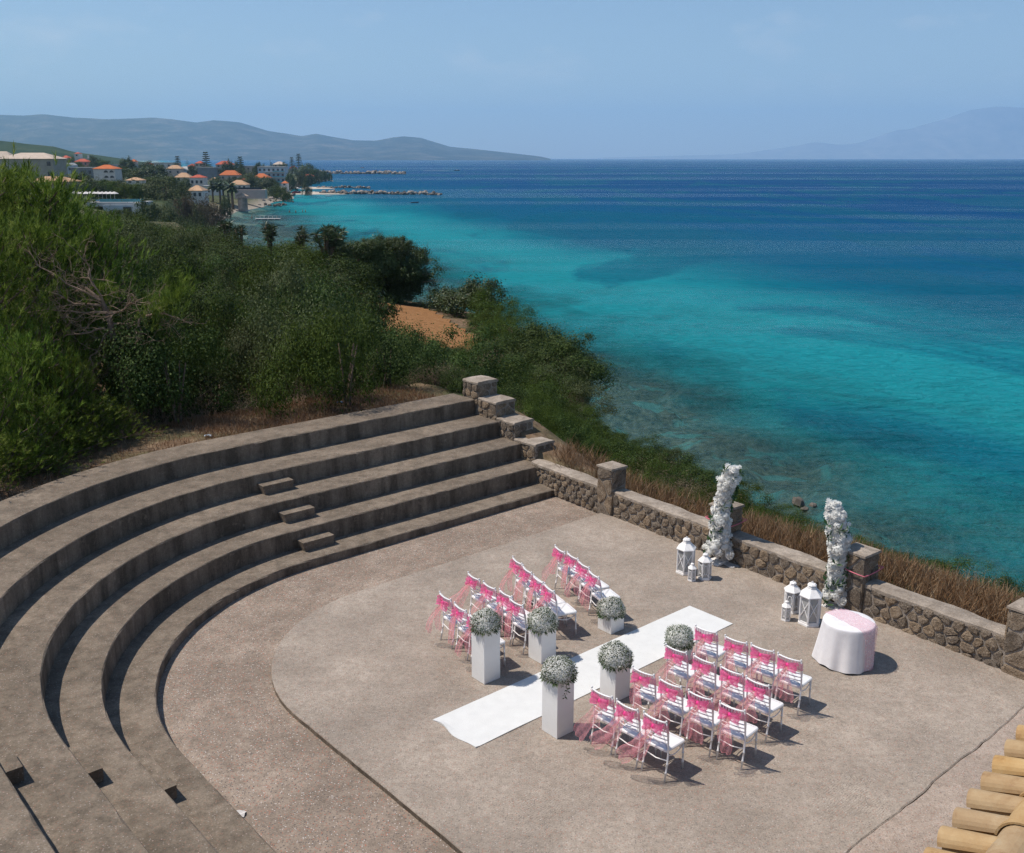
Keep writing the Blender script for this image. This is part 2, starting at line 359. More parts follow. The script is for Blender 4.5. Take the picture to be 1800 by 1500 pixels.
# ------------------------------------------------------------------ village table: (kind, px left, px right, py base, depth) drives both the houses and the lie of the land
HOUSES = [
    # name, label, x0, x1, base, depth, wall h px, roof h px, roof kind, wall mat, roof mat, (cols, rows of windows), depth m
    ('apartment_block', 'large beige block with a pale hipped roof at the left edge of the village', 4, 95, 315, 300, 32, 10.5, 'hip', 'w_beige', 'r_pale', (6, 2), 13),
    ('tile_roofed_house', 'pale house rising behind the large beige block at the left edge', -14, 21, 300, 335, 21, 10, 'hip', 'w_cream', 'r_pale', (2, 1), 9),
    ('low_house', 'low house with tan tiled roof in front of the large beige block', 47, 123, 329, 262, 8, 9, 'hip', 'w_rose', 'r_tan', (4, 1), 9),
    ('terrace_house', 'grey blue terrace with three small gables right of the beige block', 95, 127, 304, 420, 12, 4, 'gable', 'w_blue', 'r_flat', (4, 1), 9),
    ('garage_block', 'dark grey flat roofed block with two windows beside the white arched house', 126, 165, 311, 405, 14, 1.2, 'flat', 'w_grey', 'r_flat', (3, 1), 9),
    ('pink_house', 'pink house with a red roof above the dark grey block', 133, 155, 299, 465, 13, 5, 'hip', 'w_pink', 'r_red', (3, 2), 8),
    ('white_house', 'white flat roofed house with a tall chimney behind the pink house', 138, 158, 298, 520, 16, 1.5, 'flat', 'w_white', 'r_flat', (2, 1), 8),
    ('arched_villa', 'white villa with arched balconies and a bright orange roof', 166, 203, 316, 395, 17, 7, 'hip', 'w_white', 'r_orange', (2, 2), 9),
    ('flat_house', 'long low white house behind the arched villa', 196, 250, 299, 520, 8, 1.2, 'flat', 'w_blue', 'r_flat', (5, 1), 9),
    ('garden_house', 'small house with orange roof between hedges left of the big olive tree', 222, 249, 323, 395, 5, 5, 'hip', 'w_white', 'r_tan', (2, 1), 6),
    ('rose_house', 'pinkish house with tan hipped roof above the big olive tree', 294, 319, 309, 435, 11, 6, 'hip', 'w_rose', 'r_tan', (2, 1), 8),
    ('orange_cottage', 'cottage with orange tan roof right behind the big olive tree', 308, 334, 320, 390, 7, 8, 'hip', 'w_cream', 'r_tan', (2, 1), 7),
    ('long_hall', 'long hall with a white metal roof and a row of windows', 311, 366, 307, 500, 7, 6, 'hip', 'w_blue', 'r_flat', (7, 1), 10),
    ('white_block', 'white flat roofed block with small windows in front of the far bay', 272, 312, 296, 560, 8, 1.2, 'flat', 'w_white', 'r_flat', (4, 1), 9),
    ('grey_hall', 'windowless dark grey block next to the long hotel', 349, 376, 317, 470, 20, 1.0, 'flat', 'w_grey', 'r_flat', (0, 0), 10),
    ('long_hotel', 'long grey hotel with a row of white dormers', 376, 431, 314, 500, 16, 1.5, 'flat', 'w_grey', 'r_flat', (8, 2), 11),
    ('taverna', 'white taverna with a red awning roof below the dark grey block', 335, 358, 328, 395, 14, 5, 'hip', 'w_white', 'r_red', (3, 1), 8),
    ('shore_house', 'white house with orange roof right of the big olive tree near the shore', 330, 356, 349, 345, 12, 9, 'hip', 'w_white', 'r_tan', (3, 1), 8),
    ('shop_house', 'white flat roofed house with dark doors behind the palm trees', 356, 386, 342, 372, 13, 1.2, 'flat', 'w_white', 'r_flat', (4, 1), 7),
    ('orange_villa', 'villa with a wide orange roof above the palm trees', 387, 420, 317, 430, 8, 8, 'hip', 'w_rose', 'r_orange', (3, 1), 9),
    ('modern_hotel', 'white three storey modern hotel with turquoise balconies', 455, 501, 322, 520, 25, 1.5, 'flat', 'w_blue', 'r_flat', (6, 3), 12),
    ('corner_villa', 'white villa with an orange roof in front of the modern hotel', 444, 472, 324, 470, 10, 7.5, 'hip', 'w_white', 'r_orange', (3, 1), 9),
    ('terrace_restaurant', 'white restaurant with tan roof above the stone terrace wall', 402, 433, 334, 402, 8, 8, 'hip', 'w_white', 'r_tan', (4, 1), 8),
    ('red_roof_house', 'small house with red roofs beside the tall conifers', 509, 521, 304, 700, 7, 5, 'hip', 'w_cream', 'r_red', (1, 1), 7),
    ('beach_bar', 'beach bar with a bright red awning near the far shore', 533, 552, 315, 690, 4, 4, 'hip', 'w_cream', 'r_red', (3, 1), 6),
    ('far_house', 'red roofed house left of the tall conifer on the skyline', 343, 357, 293, 610, 5, 4, 'hip', 'w_cream', 'r_red', (2, 1), 8),
    ('skyline_house', 'wide red roofed house right of the tall conifer on the skyline', 380, 408, 295, 600, 5, 6, 'hip', 'w_rose', 'r_red', (3, 1), 9),
    ('pale_roof_house', 'pinkish roofed house on the skyline above the modern hotel', 480, 500, 294, 650, 4, 5, 'hip', 'w_cream', 'r_pale', (2, 1), 8),
    ('flat_annexe', 'long flat annexe behind the long hotel', 423, 480, 301, 560, 7, 1.5, 'flat', 'w_rose', 'r_flat', (6, 1), 9),
    ('hill_house', 'small red roofed house below the green hill at the left', 78, 86, 292, 600, 9, 4, 'hip', 'w_white', 'r_red', (1, 1), 7),
    ('valley_house', 'pale pink house in the valley above the pink house', 108, 121, 290, 700, 11, 4, 'hip', 'w_rose', 'r_red', (2, 1), 8),
    ('cream_cottage', 'tiny cream cottage with red roof above the wide dark pine', 255, 266, 296, 700, 6, 3.5, 'hip', 'w_cream', 'r_red', (2, 1), 7),
    ('white_cottage', 'small white cottage with orange roof left of the white flat roofed block', 240, 252, 303, 600, 6, 4, 'hip', 'w_white', 'r_orange', (2, 1), 7),
    ('rust_roof_house', 'house with rust red roof between the long hall and the skyline conifer', 330, 343, 298, 700, 5, 4, 'hip', 'w_rose', 'r_red', (2, 1), 8),
    ('tan_villa', 'small villa with tan roof left of the orange villa', 368, 382, 324, 560, 6, 5, 'hip', 'w_white', 'r_tan', (2, 1), 7),
    ('red_cottage', 'low cottage with red roof right of the orange villa', 421, 433, 323, 570, 4, 4.5, 'hip', 'w_cream', 'r_red', (2, 1), 7),
    ('garden_villa', 'white villa with orange roof between the long hotel and the modern hotel', 432, 446, 312, 700, 6, 5, 'hip', 'w_white', 'r_orange', (2, 1), 8),
    ('back_house', 'pale house with red roof behind the modern hotel', 486, 498, 302, 800, 6, 4, 'hip', 'w_cream', 'r_red', (2, 1), 8),
    ('kiosk', 'small kiosk with orange roof on the shore road right of the corner villa', 495, 505, 327, 650, 4, 4, 'hip', 'w_white', 'r_orange', (1, 1), 5),
    ('lane_house', 'narrow house with tan roof behind the arched villa', 207, 218, 305, 620, 7, 4, 'hip', 'w_cream', 'r_tan', (1, 1), 7),
    ('valley_villa', 'white villa with red roof under the green hill', 60, 74, 291, 800, 8, 4, 'hip', 'w_white', 'r_red', (2, 1), 8),
    ('slope_villa', 'pale villa on the lower slope of the green hill', 90, 103, 285, 900, 6, 3, 'hip', 'w_rose', 'r_red', (2, 1), 8),
    ('slope_cottage', 'white cottage high on the slope of the green hill', 131, 139, 276, 900, 5, 2.5, 'hip', 'w_white', 'r_red', (1, 1), 7),
    ('orchard_house', 'orange roofed house among trees right of the pink house', 229, 238, 291, 560, 6, 4, 'hip', 'w_rose', 'r_orange', (1, 1), 7),
]
TREES = [  # label, px centre, px width, py top, py base, depth, proto
    ('wide dark pine behind the big olive tree', 268, 66, 287, 318, 430, 'dark'),
    ('big grey green olive tree in the middle of the village', 291, 84, 304, 356, 330, 'olive'),
    ('tall loose tree behind the arched villa', 224, 30, 274, 308, 450, 'dark'),
    ('dark hedge tree left of the pool umbrellas', 138, 34, 314, 343, 320, 'dark'),
    ('dark hedge tree behind the pool umbrellas', 165, 40, 315, 345, 330, 'dark'),
    ('green hedge tree under the arched villa', 195, 40, 318, 345, 335, 'bright'),
    ('light green orchard tree left of the big olive tree', 222, 36, 320, 350, 330, 'bright'),
    ('light green orchard tree touching the big olive tree', 245, 30, 322, 350, 335, 'bright'),
    ('dark tree right above the long hotel', 446, 36, 299, 328, 470, 'olive'),
    ('dark round tree at the corner villa', 472, 32, 312, 334, 450, 'dark'),
    ('green bush on the shore right of the corner villa', 497, 30, 325, 340, 470, 'bright'),
    ('dark tree at the end of the modern hotel', 509, 20, 300, 325, 560, 'dark'),
    ('brown green tree on the sandy beach', 537, 14, 316, 333, 600, 'olive'),
    ('dark wooded clump below the tall conifers', 540, 40, 288, 312, 760, 'dark'),
    ('wooded clump at the foot of the far breakwater', 560, 30, 298, 311, 900, 'dark'),
    ('tree left of the red roofed house by the conifers', 497, 18, 286, 302, 660, 'dark'),
    ('low dark tree on the skyline above the long hotel', 455, 22, 286, 298, 640, 'dark'),
    ('round dark tree on the skyline left of the thin conifer', 404, 16, 281, 294, 620, 'dark'),
    ('dark tree in front of the thin conifer', 420, 20, 284, 296, 600, 'dark'),
    ('brownish tamarisk bush on the shore below the olive tree', 343, 46, 344, 376, 320, 'tamarisk'),
    ('reddish tamarisk bush above the rocky shore', 372, 46, 346, 378, 325, 'tamarisk'),
    ('grey tamarisk bush below the shore house', 320, 30, 343, 372, 318, 'tamarisk'),
    ('dark cypress left of the pink house', 127, 14, 276, 296, 480, 'dark'),
    ('dark tree right of the white chimney house', 166, 18, 271, 296, 520, 'dark'),
    ('broad tree behind the arched villa on the left', 185, 30, 279, 300, 560, 'bright'),
    ('dark tree behind the terrace of gables', 103, 18, 277, 294, 520, 'olive'),
    ('dark tree on the skyline at the left of the bay', 258, 24, 281, 296, 640, 'dark'),
    ('green tree between the long hotel and the orange villa', 434, 22, 303, 322, 455, 'olive'),
    ('bush above the stone terrace wall', 485, 22, 322, 338, 455, 'dark'),
    ('dark bush left of the straw roofed hut', 398, 24, 342, 360, 350, 'dark'),
    ('green garden tree below the grey garage block', 140, 24, 303, 320, 380, 'olive'),
    ('dense dark hedge right of the pool terrace', 262, 44, 350, 386, 260, 'dark'),
    ('broad olive above the rocky bank left of the tamarisks', 300, 56, 350, 390, 260, 'olive'),
    ('bright bush in front of the pool terrace', 222, 46, 364, 392, 240, 'bright'),
    ('dull green bush at the foot of the tamarisks', 345, 40, 366, 394, 260, 'olive'),
    ('bushy tree in front of the low tan roofed house', 118, 24, 316, 345, 280, 'olive'),
]
PALMS = [(374, 322, 347, 362), (387, 320, 349, 365), (393, 322, 349, 368), (402, 320, 351, 364), (409, 322, 353, 360)]
CONIFERS = [('tall layered conifer left of the skyline tower roof', 313, 275, 294, 560), ('tall layered conifer in the middle of the skyline', 363, 268, 294, 560),
            ('thin conifer above the long hotel', 423, 276, 294, 600), ('left conifer of the pair by the red roofed house', 514, 277, 304, 690), ('right conifer of the pair by the red roofed house, the taller', 526, 271, 304, 700)]

# ------------------------------------------------------------------ terrain
EDGE = np.array([(-40, 45), (0, 24), (12, 16.5), (17, 12.7), (21, 10.0), (24, 7.9), (28, 5.9), (32, 4.3), (36, 2.7), (40, 2.3), (44, 2.2), (47, 1.7), (50, 1.0), (56, 0.2), (60, -0.8), (64, -3.6), (69, -8), (75, -14), (100, -27), (130, -40), (220, -75), (335, -100), (436, -119),
                 (473, -117), (530, -125), (577, -124), (620, -134), (660, -145), (750, -162), (960, -190), (1130, -200), (1300, -230), (1480, -300), (1620, -480), (1720, -900), (1800, -2600)], float)
def xedge(y): return np.interp(y, EDGE[:, 0], EDGE[:, 1])
def inland(x, y):
    s = (xedge(y + 1.5) - xedge(y - 1.5)) / 3.0
    return (xedge(y) - x) / np.sqrt(1 + s * s)
CA, CB = 9.6, -12.35                            # centre of the rounded corner of the terraces, stage axes
def Dab(x, y):
    a = x * E1[0] + y * E1[1]; b = x * E2[0] + y * E2[1]
    da = CA - a; db = CB - b
    D = np.where((da > 0) & (db > 0), np.hypot(da, db), np.maximum(da, db))
    return D, a, b
_cp = []
def land_z(px): return float(np.interp(px, [0, 120, 250, 400, 520, 560], [0.0, -1.5, -5.0, -10.3, -11.0, -12.0]))
def land_d(px, py): return float(np.clip((CAMZ - land_z(px)) * FPX / max(py - HOR, 1.0), 240, 900 if px < 500 else 1250))
HOUSES = [(*h[:5], land_d((h[2] + h[3]) / 2, h[4]), *h[6:]) for h in HOUSES]
TREES = [(*t[:5], land_d(t[1], t[4]), t[6]) for t in TREES]
PALMS = [(*q[:3], land_d(q[0], q[2]) + 2 * i) for i, q in enumerate(PALMS)]
CONIFERS = [(*q[:4], land_d(q[1], q[3])) for q in CONIFERS]
for h in HOUSES: p = on_y((h[2] + h[3]) / 2, h[4], h[5]); _cp.append((p[0], p[1], min(p[2], land_z((h[2] + h[3]) / 2) + .5)))
for t in TREES: p = on_y(t[1], t[4], t[5]); _cp.append((p[0], p[1], min(p[2], land_z(t[1]) + .5)))
for q in PALMS: p = on_y(q[0], q[2], q[3]); _cp.append(tuple(p))
for y_ in (120, 160, 200): _cp += [(xedge(y_) - 20, y_, -1.5), (xedge(y_) - 60, y_, 0)]
for px_, py_, d_ in ((210, 374, 255), (150, 370, 255), (250, 376, 255)): _cp.append(tuple(on_y(px_, py_, d_)))
_cp = np.array(_cp)
def far_h(x, y):
    x = np.asarray(x, float); y = np.asarray(y, float)
    w = 1.0 / ((x[..., None] - _cp[:, 0]) ** 2 + (0.35 * (y[..., None] - _cp[:, 1])) ** 2 + 60.0) ** 1.5
    z = (w * _cp[:, 2]).sum(-1) / w.sum(-1)
    return z
def height(x, y):
    x = np.asarray(x, float); y = np.asarray(y, float)
    d = inland(x, y); D, a, b = Dab(x, y)
    n = (fbm(x * 0.22, y * 0.22, 3) - 0.47)
    Pd = -1.3 + 2.6 * smooth01(d / 22.0) + n * 0.7
    P = np.maximum(Pd, 1.62 * smooth01((17.5 - D) / 6.5) * smooth01((a + 6) / 6) + n * 0.15)
    P = np.where((a > 16.7) & (y < 48), np.minimum(P, 0.12 + 1.4 * smooth01((-15.8 - b) / 5.0) * (1 - smooth01((a - 17.2) / 4.0)) - 1.4 * smooth01((a - 17.6) / 3.2) + n * 0.25), P)
    P = np.minimum(P, np.where(y < 95, -1.25 + np.maximum(d, 0) * (0.55 - 0.40 * smooth01((y - 38) / 6) * (1 - smooth01((y - 66) / 8))) + n * 0.2, 99))
    inside = (D < 9.05) & (a < 16.75)
    P = np.where(inside, -0.55, P)
    far = smooth01((y - 95) / 60.0)
    P = P * (1 - far) + far_h(x, y) * far
    P = np.where((y > 130) | (d < 60), P, P)
    # the seaward slope: steep cliff near, gentle shore far away
    steep = 7.0 * (1 - smooth01((y - 150) / 120)) + 0.25
    shore = np.where(y < 200, 0.0, 10.0 * smooth01((y - 200) / 150))
    drop = np.maximum(0, shore - d) * steep
    lim = SEA - 1.6
    cap = np.where(y > 200, SEA + 0.25 + np.maximum(d, -20) * (0.28 + 0.55 * (1 - smooth01((y - 300) / 140))), 1e3)
    z = np.minimum(P - drop + np.where(d < 0, n * 1.2 * smooth01(-d / 4), 0), np.where(y > 200, cap, 1e3))
    return np.maximum(z, lim)

ys = np.concatenate([np.arange(-6, 30, 0.45), np.arange(30, 75, 0.6), np.arange(75, 140, 1.6), np.geomspace(140, 1760, 90)])
ss = np.concatenate([np.arange(-13, -4, 0.9), np.arange(-4, 2, 0.25), np.arange(2, 34, 0.45), np.arange(34, 90, 1.6), np.geomspace(90, 1800, 26)])
YY, SS = np.meshgrid(ys, ss, indexing='ij'); XX = xedge(YY) - SS * np.sqrt(1 + ((xedge(YY + 1.5) - xedge(YY - 1.5)) / 3) ** 2)
ZZ = height(XX, YY)
m_, n_ = YY.shape
idx = np.arange(m_ * n_).reshape(m_, n_)
F = np.stack([idx[:-1, :-1], idx[1:, :-1], idx[1:, 1:], idx[:-1, 1:]], -1).reshape(-1, 4)

def ground_mat():
    t = NT('dry_ground'); p = t.pos()
    n1 = t.noise(p, 0.35, 5, 0.6); n2 = t.noise(p, 4.0, 5, 0.7); n3 = t.noise(p, 0.03, 4, 0.6)
    soil = t.ramp(n2, [(0.3, (0.10, 0.065, 0.042)), (0.5, (0.185, 0.122, 0.078)), (0.72, (0.28, 0.20, 0.13))])
    green = t.ramp(n2, [(0.3, (0.035, 0.045, 0.018)), (0.7, (0.085, 0.10, 0.045))])
    c = t.mix(t.ramp(n1, [(0.45, (0, 0, 0)), (0.62, (1, 1, 1))]), soil, green)
    sx = t.n('ShaderNodeSeparateXYZ'); t.put(sx.inputs[0], p)
    farf = t.n('ShaderNodeMapRange'); t.put(farf.inputs[0], sx.outputs[1]); farf.inputs[1].default_value = 120; farf.inputs[2].default_value = 220
    fc = t.ramp(n3, [(0.35, (0.040, 0.058, 0.024)), (0.55, (0.085, 0.095, 0.045)), (0.72, (0.20, 0.16, 0.11))])
    c = t.mix(farf.outputs[0], c, fc)
    sh = t.n('ShaderNodeMapRange'); t.put(sh.inputs[0], sx.outputs[2]); sh.inputs[1].default_value = SEA + 2.6; sh.inputs[2].default_value = SEA + 0.6
    c = t.mix(sh.outputs[0], c, t.ramp(n2, [(0.3, (0.20, 0.165, 0.13)), (0.7, (0.45, 0.385, 0.31))]))
    return t.done(t.bsdf(c, 0.95, 0.1, t.bump(n2, 0.8, 0.08)))
M['ground'] = ground_mat()
g = link('ground', np_mesh('ground', np.stack([XX, YY, ZZ], -1).reshape(-1, 3), F, M['ground'], smooth=True))
struct(g, 'dry headland and coastal ground under the shrubs and the village')

def draped(name, poly, mat, lift=0.03, step=0.5):
    """a patch lying on the terrain inside a polygon"""
    poly = np.array(poly); x0, y0 = poly.min(0); x1, y1 = poly.max(0)
    xs = np.arange(x0, x1 + step, step); yy = np.arange(y0, y1 + step, step); X, Y = np.meshgrid(xs, yy)
    def inside(x, y):
        r = np.zeros(x.shape, bool); j = len(poly) - 1
        for i in range(len(poly)):
            xi, yi = poly[i]; xj, yj = poly[j]
            r ^= ((yi > y) != (yj > y)) & (x < (xj - xi) * (y - yi) / (yj - yi + 1e-12) + xi); j = i
        return r
    cx, cyy = (X[:-1, :-1] + step / 2), (Y[:-1, :-1] + step / 2)
    k = inside(cx, cyy); id_ = np.arange(X.size).reshape(X.shape)
    F = np.stack([id_[:-1, :-1], id_[:-1, 1:], id_[1:, 1:], id_[1:, :-1]], -1)[k]
    V = np.stack([X, Y, height(X, Y) + lift], -1).reshape(-1, 3)
    return link(name, np_mesh(name, V, F, mat, smooth=True))

def field_mat():
    t = NT('straw_field'); p = t.pos()
    n = t.noise(t.pos((1, 3, 1), 0.3), 2.2, 5, 0.7); f = t.noise(p, 11, 3, 0.7)
    c = t.ramp(n, [(0.32, (0.17, 0.075, 0.028)), (0.5, (0.29, 0.135, 0.052)), (0.7, (0.40, 0.23, 0.11))])
    return t.done(t.bsdf(t.mix(0.4, c, t.ramp(f, [(0.35, (0.14, 0.065, 0.03)), (0.65, (0.42, 0.24, 0.12))])), 0.95, 0.05, t.bump(f, 0.9, 0.06)))
M['field'] = field_mat()
struct(draped('field', [(-9, 61.5), (-5.4, 61.5), (-1.4, 49.5), (-1.4, 46.5), (-4.0, 44.5), (-8, 48)], M['field'], 0.05), 'small dry straw coloured field between the shrubs')

# ------------------------------------------------------------------ sea bed and sea
def bed_mat():
    t = NT('reef_bed'); p = t.pos(); n = t.noise(p, 0.22, 6, 0.65, 0.5); f = t.noise(p, 1.3, 5, 0.7)
    sand = t.ramp(f, [(0.3, (0.085, 0.165, 0.155)), (0.7, (0.17, 0.27, 0.245))])
    rock = t.ramp(f, [(0.32, (0.040, 0.042, 0.040)), (0.5, (0.135, 0.115, 0.092)), (0.75, (0.27, 0.225, 0.175))])
    c = t.mix(t.ramp(n, [(0.40, (0, 0, 0)), (0.47, (1, 1, 1))]), sand, rock)
    return t.done(t.bsdf(c, 0.9, 0.1, t.bump(t.math('ADD', n, f), 1.0, 0.5)))
bx, by = np.meshgrid(np.concatenate([np.arange(-160, 5, 3.0), np.arange(5, 75, 0.8), np.arange(75, 220, 4)]), np.concatenate([np.arange(-10, 110, 0.9), np.arange(110, 600, 4)]))
dd = -inland(bx, by)
reef = fbm(bx * 0.22, by * 0.22, 11, 5)
bz = SEA - 1.0 - np.clip(dd, 0, 60) * 0.045 + np.clip((reef - 0.5) * 5.0, -0.4, 1.1)
bz = np.minimum(bz, SEA - 0.22)
id_ = np.arange(bx.size).reshape(bx.shape)
Fb = np.stack([id_[:-1, :-1], id_[:-1, 1:], id_[1:, 1:], id_[1:, :-1]], -1).reshape(-1, 4)
struct(link('sea_bed', np_mesh('sea_bed', np.stack([bx, by, bz], -1).reshape(-1, 3), Fb, bed_mat(), smooth=True)), 'brown reef and pale sand under the clear shallow water')

def sea_mat():
    t = NT('sea_water'); p = t.pos()
    sx = t.n('ShaderNodeSeparateXYZ'); t.put(sx.inputs[0], p); X, Y = sx.outputs[0], sx.outputs[1]
    # distance off the coast, bent by currents
    q = t.math('ADD', t.math('MULTIPLY', t.math('SUBTRACT', X, 10.0), 0.94), t.math('MULTIPLY', t.math('SUBTRACT', Y, 21.0), 0.33))
    cur = t.noise(t.pos((1, 0.45, 1), R(12)), 0.009, 5, 0.55, 0.8)
    q2 = t.math('ADD', q, t.math('MULTIPLY', t.math('SUBTRACT', cur, 0.5), 100.0))
    mr = t.n('ShaderNodeMapRange'); t.put(mr.inputs[0], q2); mr.inputs[1].default_value = 0; mr.inputs[2].default_value = 420
    body = t.ramp(mr.outputs[0], [(0.0, (0.055, 0.215, 0.225)), (0.05, (0.010, 0.180, 0.200)), (0.145, (0.010, 0.225, 0.262)), (0.205, (0.002, 0.130, 0.188)), (0.25, (0.001, 0.090, 0.165)), (0.42, (0.001, 0.075, 0.170)), (0.65, (0.001, 0.058, 0.165)), (1.0, (0.002, 0.054, 0.160))])
    pat = t.noise(t.pos((1, 0.35, 1), R(20)), 0.016, 6, 0.6, 1.2)
    body = t.mix(t.math('MULTIPLY', t.ramp(pat, [(0.49, (0, 0, 0)), (0.55, (1, 1, 1))]), 0.62), body, (0.001, 0.085, 0.145))
    # dark weed patches close in
    wd_ = t.noise(p, 0.06, 6, 0.65, 0.6); near = t.n('ShaderNodeMapRange'); t.put(near.inputs[0], q); near.inputs[1].default_value = 75; near.inputs[2].default_value = 25
    body = t.mix(t.math('MULTIPLY', t.math('MULTIPLY', t.ramp(wd_, [(0.5, (0, 0, 0)), (0.6, (1, 1, 1))]), near.outputs[0]), 0.5), body, (0.010, 0.075, 0.085))
    # ripples
    rp = t.noise(t.pos((0.42, 1, 1), R(6)), 0.85, 4, 0.65, 0.3); rp2 = t.noise(t.pos((0.35, 1, 1), R(-8)), 0.24, 3, 0.55, 0.4)
    h = t.math('ADD', t.math('MULTIPLY', rp, 0.5), t.math('MULTIPLY', rp2, 0.9))
    nm = t.bump(h, 1.0, 2.3)
    # wind slicks: calm lanes mirror more of the sky
    sl = t.noise(t.pos((0.22, 1, 1), R(8)), 0.0085, 6, 0.6, 1.0)
    sl2 = t.noise(t.pos((0.06, 1, 1), R(4)), 0.006, 5, 0.6, 0.4)
    sm = t.math('ADD', t.ramp(sl, [(0.51, (0, 0, 0)), (0.60, (1, 1, 1))]), t.math('MULTIPLY', t.ramp(sl2, [(0.52, (0, 0, 0)), (0.60, (1, 1, 1))]), 0.8), True)
    fr = t.n('ShaderNodeFresnel'); fr.inputs[0].default_value = 1.33; t.put(fr.inputs['Normal'], nm)
    fac = t.math('MULTIPLY', t.math('POWER', t.math('MINIMUM', fr.outputs[0], 0.8), 2.0), t.math('ADD', t.math('MULTIPLY', sm, 1.1), 0.40))
    df = t.n('ShaderNodeBsdfDiffuse'); t.put(df.inputs['Color'], body); t.put(df.inputs['Normal'], nm)
    gl = t.n('ShaderNodeBsdfGlossy'); gl.inputs['Roughness'].default_value = 0.15; t.put(gl.inputs['Normal'], nm)
    tp = t.n('ShaderNodeBsdfTransparent'); tp.inputs[0].default_value = (0.72, 0.92, 0.92, 1)
    clear = t.n('ShaderNodeMapRange'); t.put(clear.inputs[0], t.math('ADD', q, t.math('MULTIPLY', t.math('SUBTRACT', t.noise(p, 0.05, 4), 0.5), 40.0))); clear.inputs[1].default_value = 47; clear.inputs[2].default_value = 24; clear.inputs[4].default_value = 0.86
    m0 = t.n('ShaderNodeMixShader'); t.put(m0.inputs[0], clear.outputs[0]); t.put(m0.inputs[1], df.outputs[0]); t.put(m0.inputs[2], tp.outputs[0])
    m1 = t.n('ShaderNodeMixShader'); t.put(m1.inputs[0], fac); t.put(m1.inputs[1], m0.outputs[0]); t.put(m1.inputs[2], gl.outputs[0])
    return t.done(m1.outputs[0])
M['sea'] = sea_mat()
mb = MB(); S_ = 34000
mb.add([(-S_, -400, SEA), (S_, -400, SEA), (S_, S_, SEA), (-S_, S_, SEA)], [(0, 1, 2, 3)])
struct(mb.build('sea', M['sea']), 'turquoise to deep blue sea with pale wind slicks')

# ------------------------------------------------------------------ hills
def hill_mat(name, cols, spots=True):
    t = NT(name); p = t.pos(); n = t.noise(p, 0.0028, 6, 0.65); f = t.noise(p, 0.02, 5, 0.7)
    c = t.ramp(t.math('ADD', t.math('MULTIPLY', n, 0.6), t.math('MULTIPLY', f, 0.4)), [(0.38, cols[0]), (0.50, cols[1]), (0.62, cols[2])])
    if spots:
        sp = t.noise(p, 0.012, 3, 0.8); c = t.mix(t.math('MULTIPLY', t.ramp(sp, [(0.66, (0, 0, 0)), (0.72, (1, 1, 1))]), 0.6), c, (0.26, 0.20, 0.16))
    return t.done(t.bsdf(c, 0.95, 0.05))
def hill(name, label, prof, d_ridge, d_front, mat, rough, seed, dmax=None, nx=260, nd=26):
    """a ridge whose crest follows real bearings and heights, falling to the shore in front and away behind"""
    prof = np.array(prof, float); px = np.linspace(prof[0, 0], prof[-1, 0], nx); py = np.interp(px, prof[:, 0], prof[:, 1])
    V = np.zeros((nd, nx, 3))
    for j in range(nx):
        crest = on_y(px[j], py[j], d_ridge); bx_ = crest[0] / d_ridge
        hc = max(crest[2] - SEA, 0.5)
        for i in range(nd):
            u = i / (nd - 1)                    # 0 shore .. 0.7 crest .. 1 behind
            if u <= 0.7: y = d_front + (d_ridge - d_front) * (u / 0.7); k = (u / 0.7); pf = 0.55 * k + 0.45 * k * k
            else: y = d_ridge + (u - 0.7) / 0.3 * (d_ridge - d_front) * 0.6; pf = 1 - ((u - 0.7) / 0.3) ** 1.2
            x = bx_ * y
            nz = (fbm(x * rough, y * rough, seed, 5) - 0.47) * 0.55 * (1 - abs(k - 0.5) * 1.3 if u <= 0.7 else 0.3)
            V[i, j] = (x, y, SEA - 3 + (hc + 3) * max(0, pf + nz * pf * (1 - pf * 0.85) * 2.4))
    id_ = np.arange(nd * nx).reshape(nd, nx); F = np.stack([id_[:-1, :-1], id_[:-1, 1:], id_[1:, 1:], id_[1:, :-1]], -1).reshape(-1, 4)
    return struct(link(name, np_mesh(name, V.reshape(-1, 3), F, mat, smooth=True)), label)
M['hill'] = hill_mat('mountain_scrub', [(0.004, 0.012, 0.008), (0.022, 0.034, 0.020), (0.13, 0.11, 0.08)])
M['hill_near'] = hill_mat('wooded_hill', [(0.014, 0.030, 0.012), (0.030, 0.052, 0.020), (0.065, 0.080, 0.038)], False)
M['hill_far'] = hill_mat('haze_paled_rock', [(0.17, 0.19, 0.20), (0.24, 0.25, 0.25), (0.36, 0.34, 0.32)], False)  # colour lightened towards blue grey: extra distance haze put into the rock tone
hill('mountain_range', 'long blue hazy mountain range sloping down to a cape', [(-420, 190), (-200, 196), (-60, 194), (0, 199), (40, 201), (75, 199), (130, 207), (180, 208), (225, 205), (265, 203), (300, 206), (345, 212), (375, 208), (420, 212), (470, 228), (530, 238), (556, 233), (580, 238), (620, 245), (660, 246), (690, 240), (710, 238), (740, 241), (790, 257), (840, 262), (900, 269), (950, 275), (968, 279.5)], 13500, 10000, M['hill'], 0.0009, 5)
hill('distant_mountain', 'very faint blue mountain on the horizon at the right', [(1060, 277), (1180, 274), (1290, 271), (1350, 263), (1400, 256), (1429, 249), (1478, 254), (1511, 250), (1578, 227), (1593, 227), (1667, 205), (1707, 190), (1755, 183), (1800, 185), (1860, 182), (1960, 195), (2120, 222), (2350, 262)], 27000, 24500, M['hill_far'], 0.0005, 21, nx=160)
hill('wooded_hill', 'green wooded hill behind the village at the left', [(-500, 232), (-200, 238), (-40, 243), (0, 246), (50, 252), (95, 256), (130, 266), (180, 273), (230, 281), (290, 290)], 2100, 1600, M['hill_near'], 0.006, 9, nx=170)

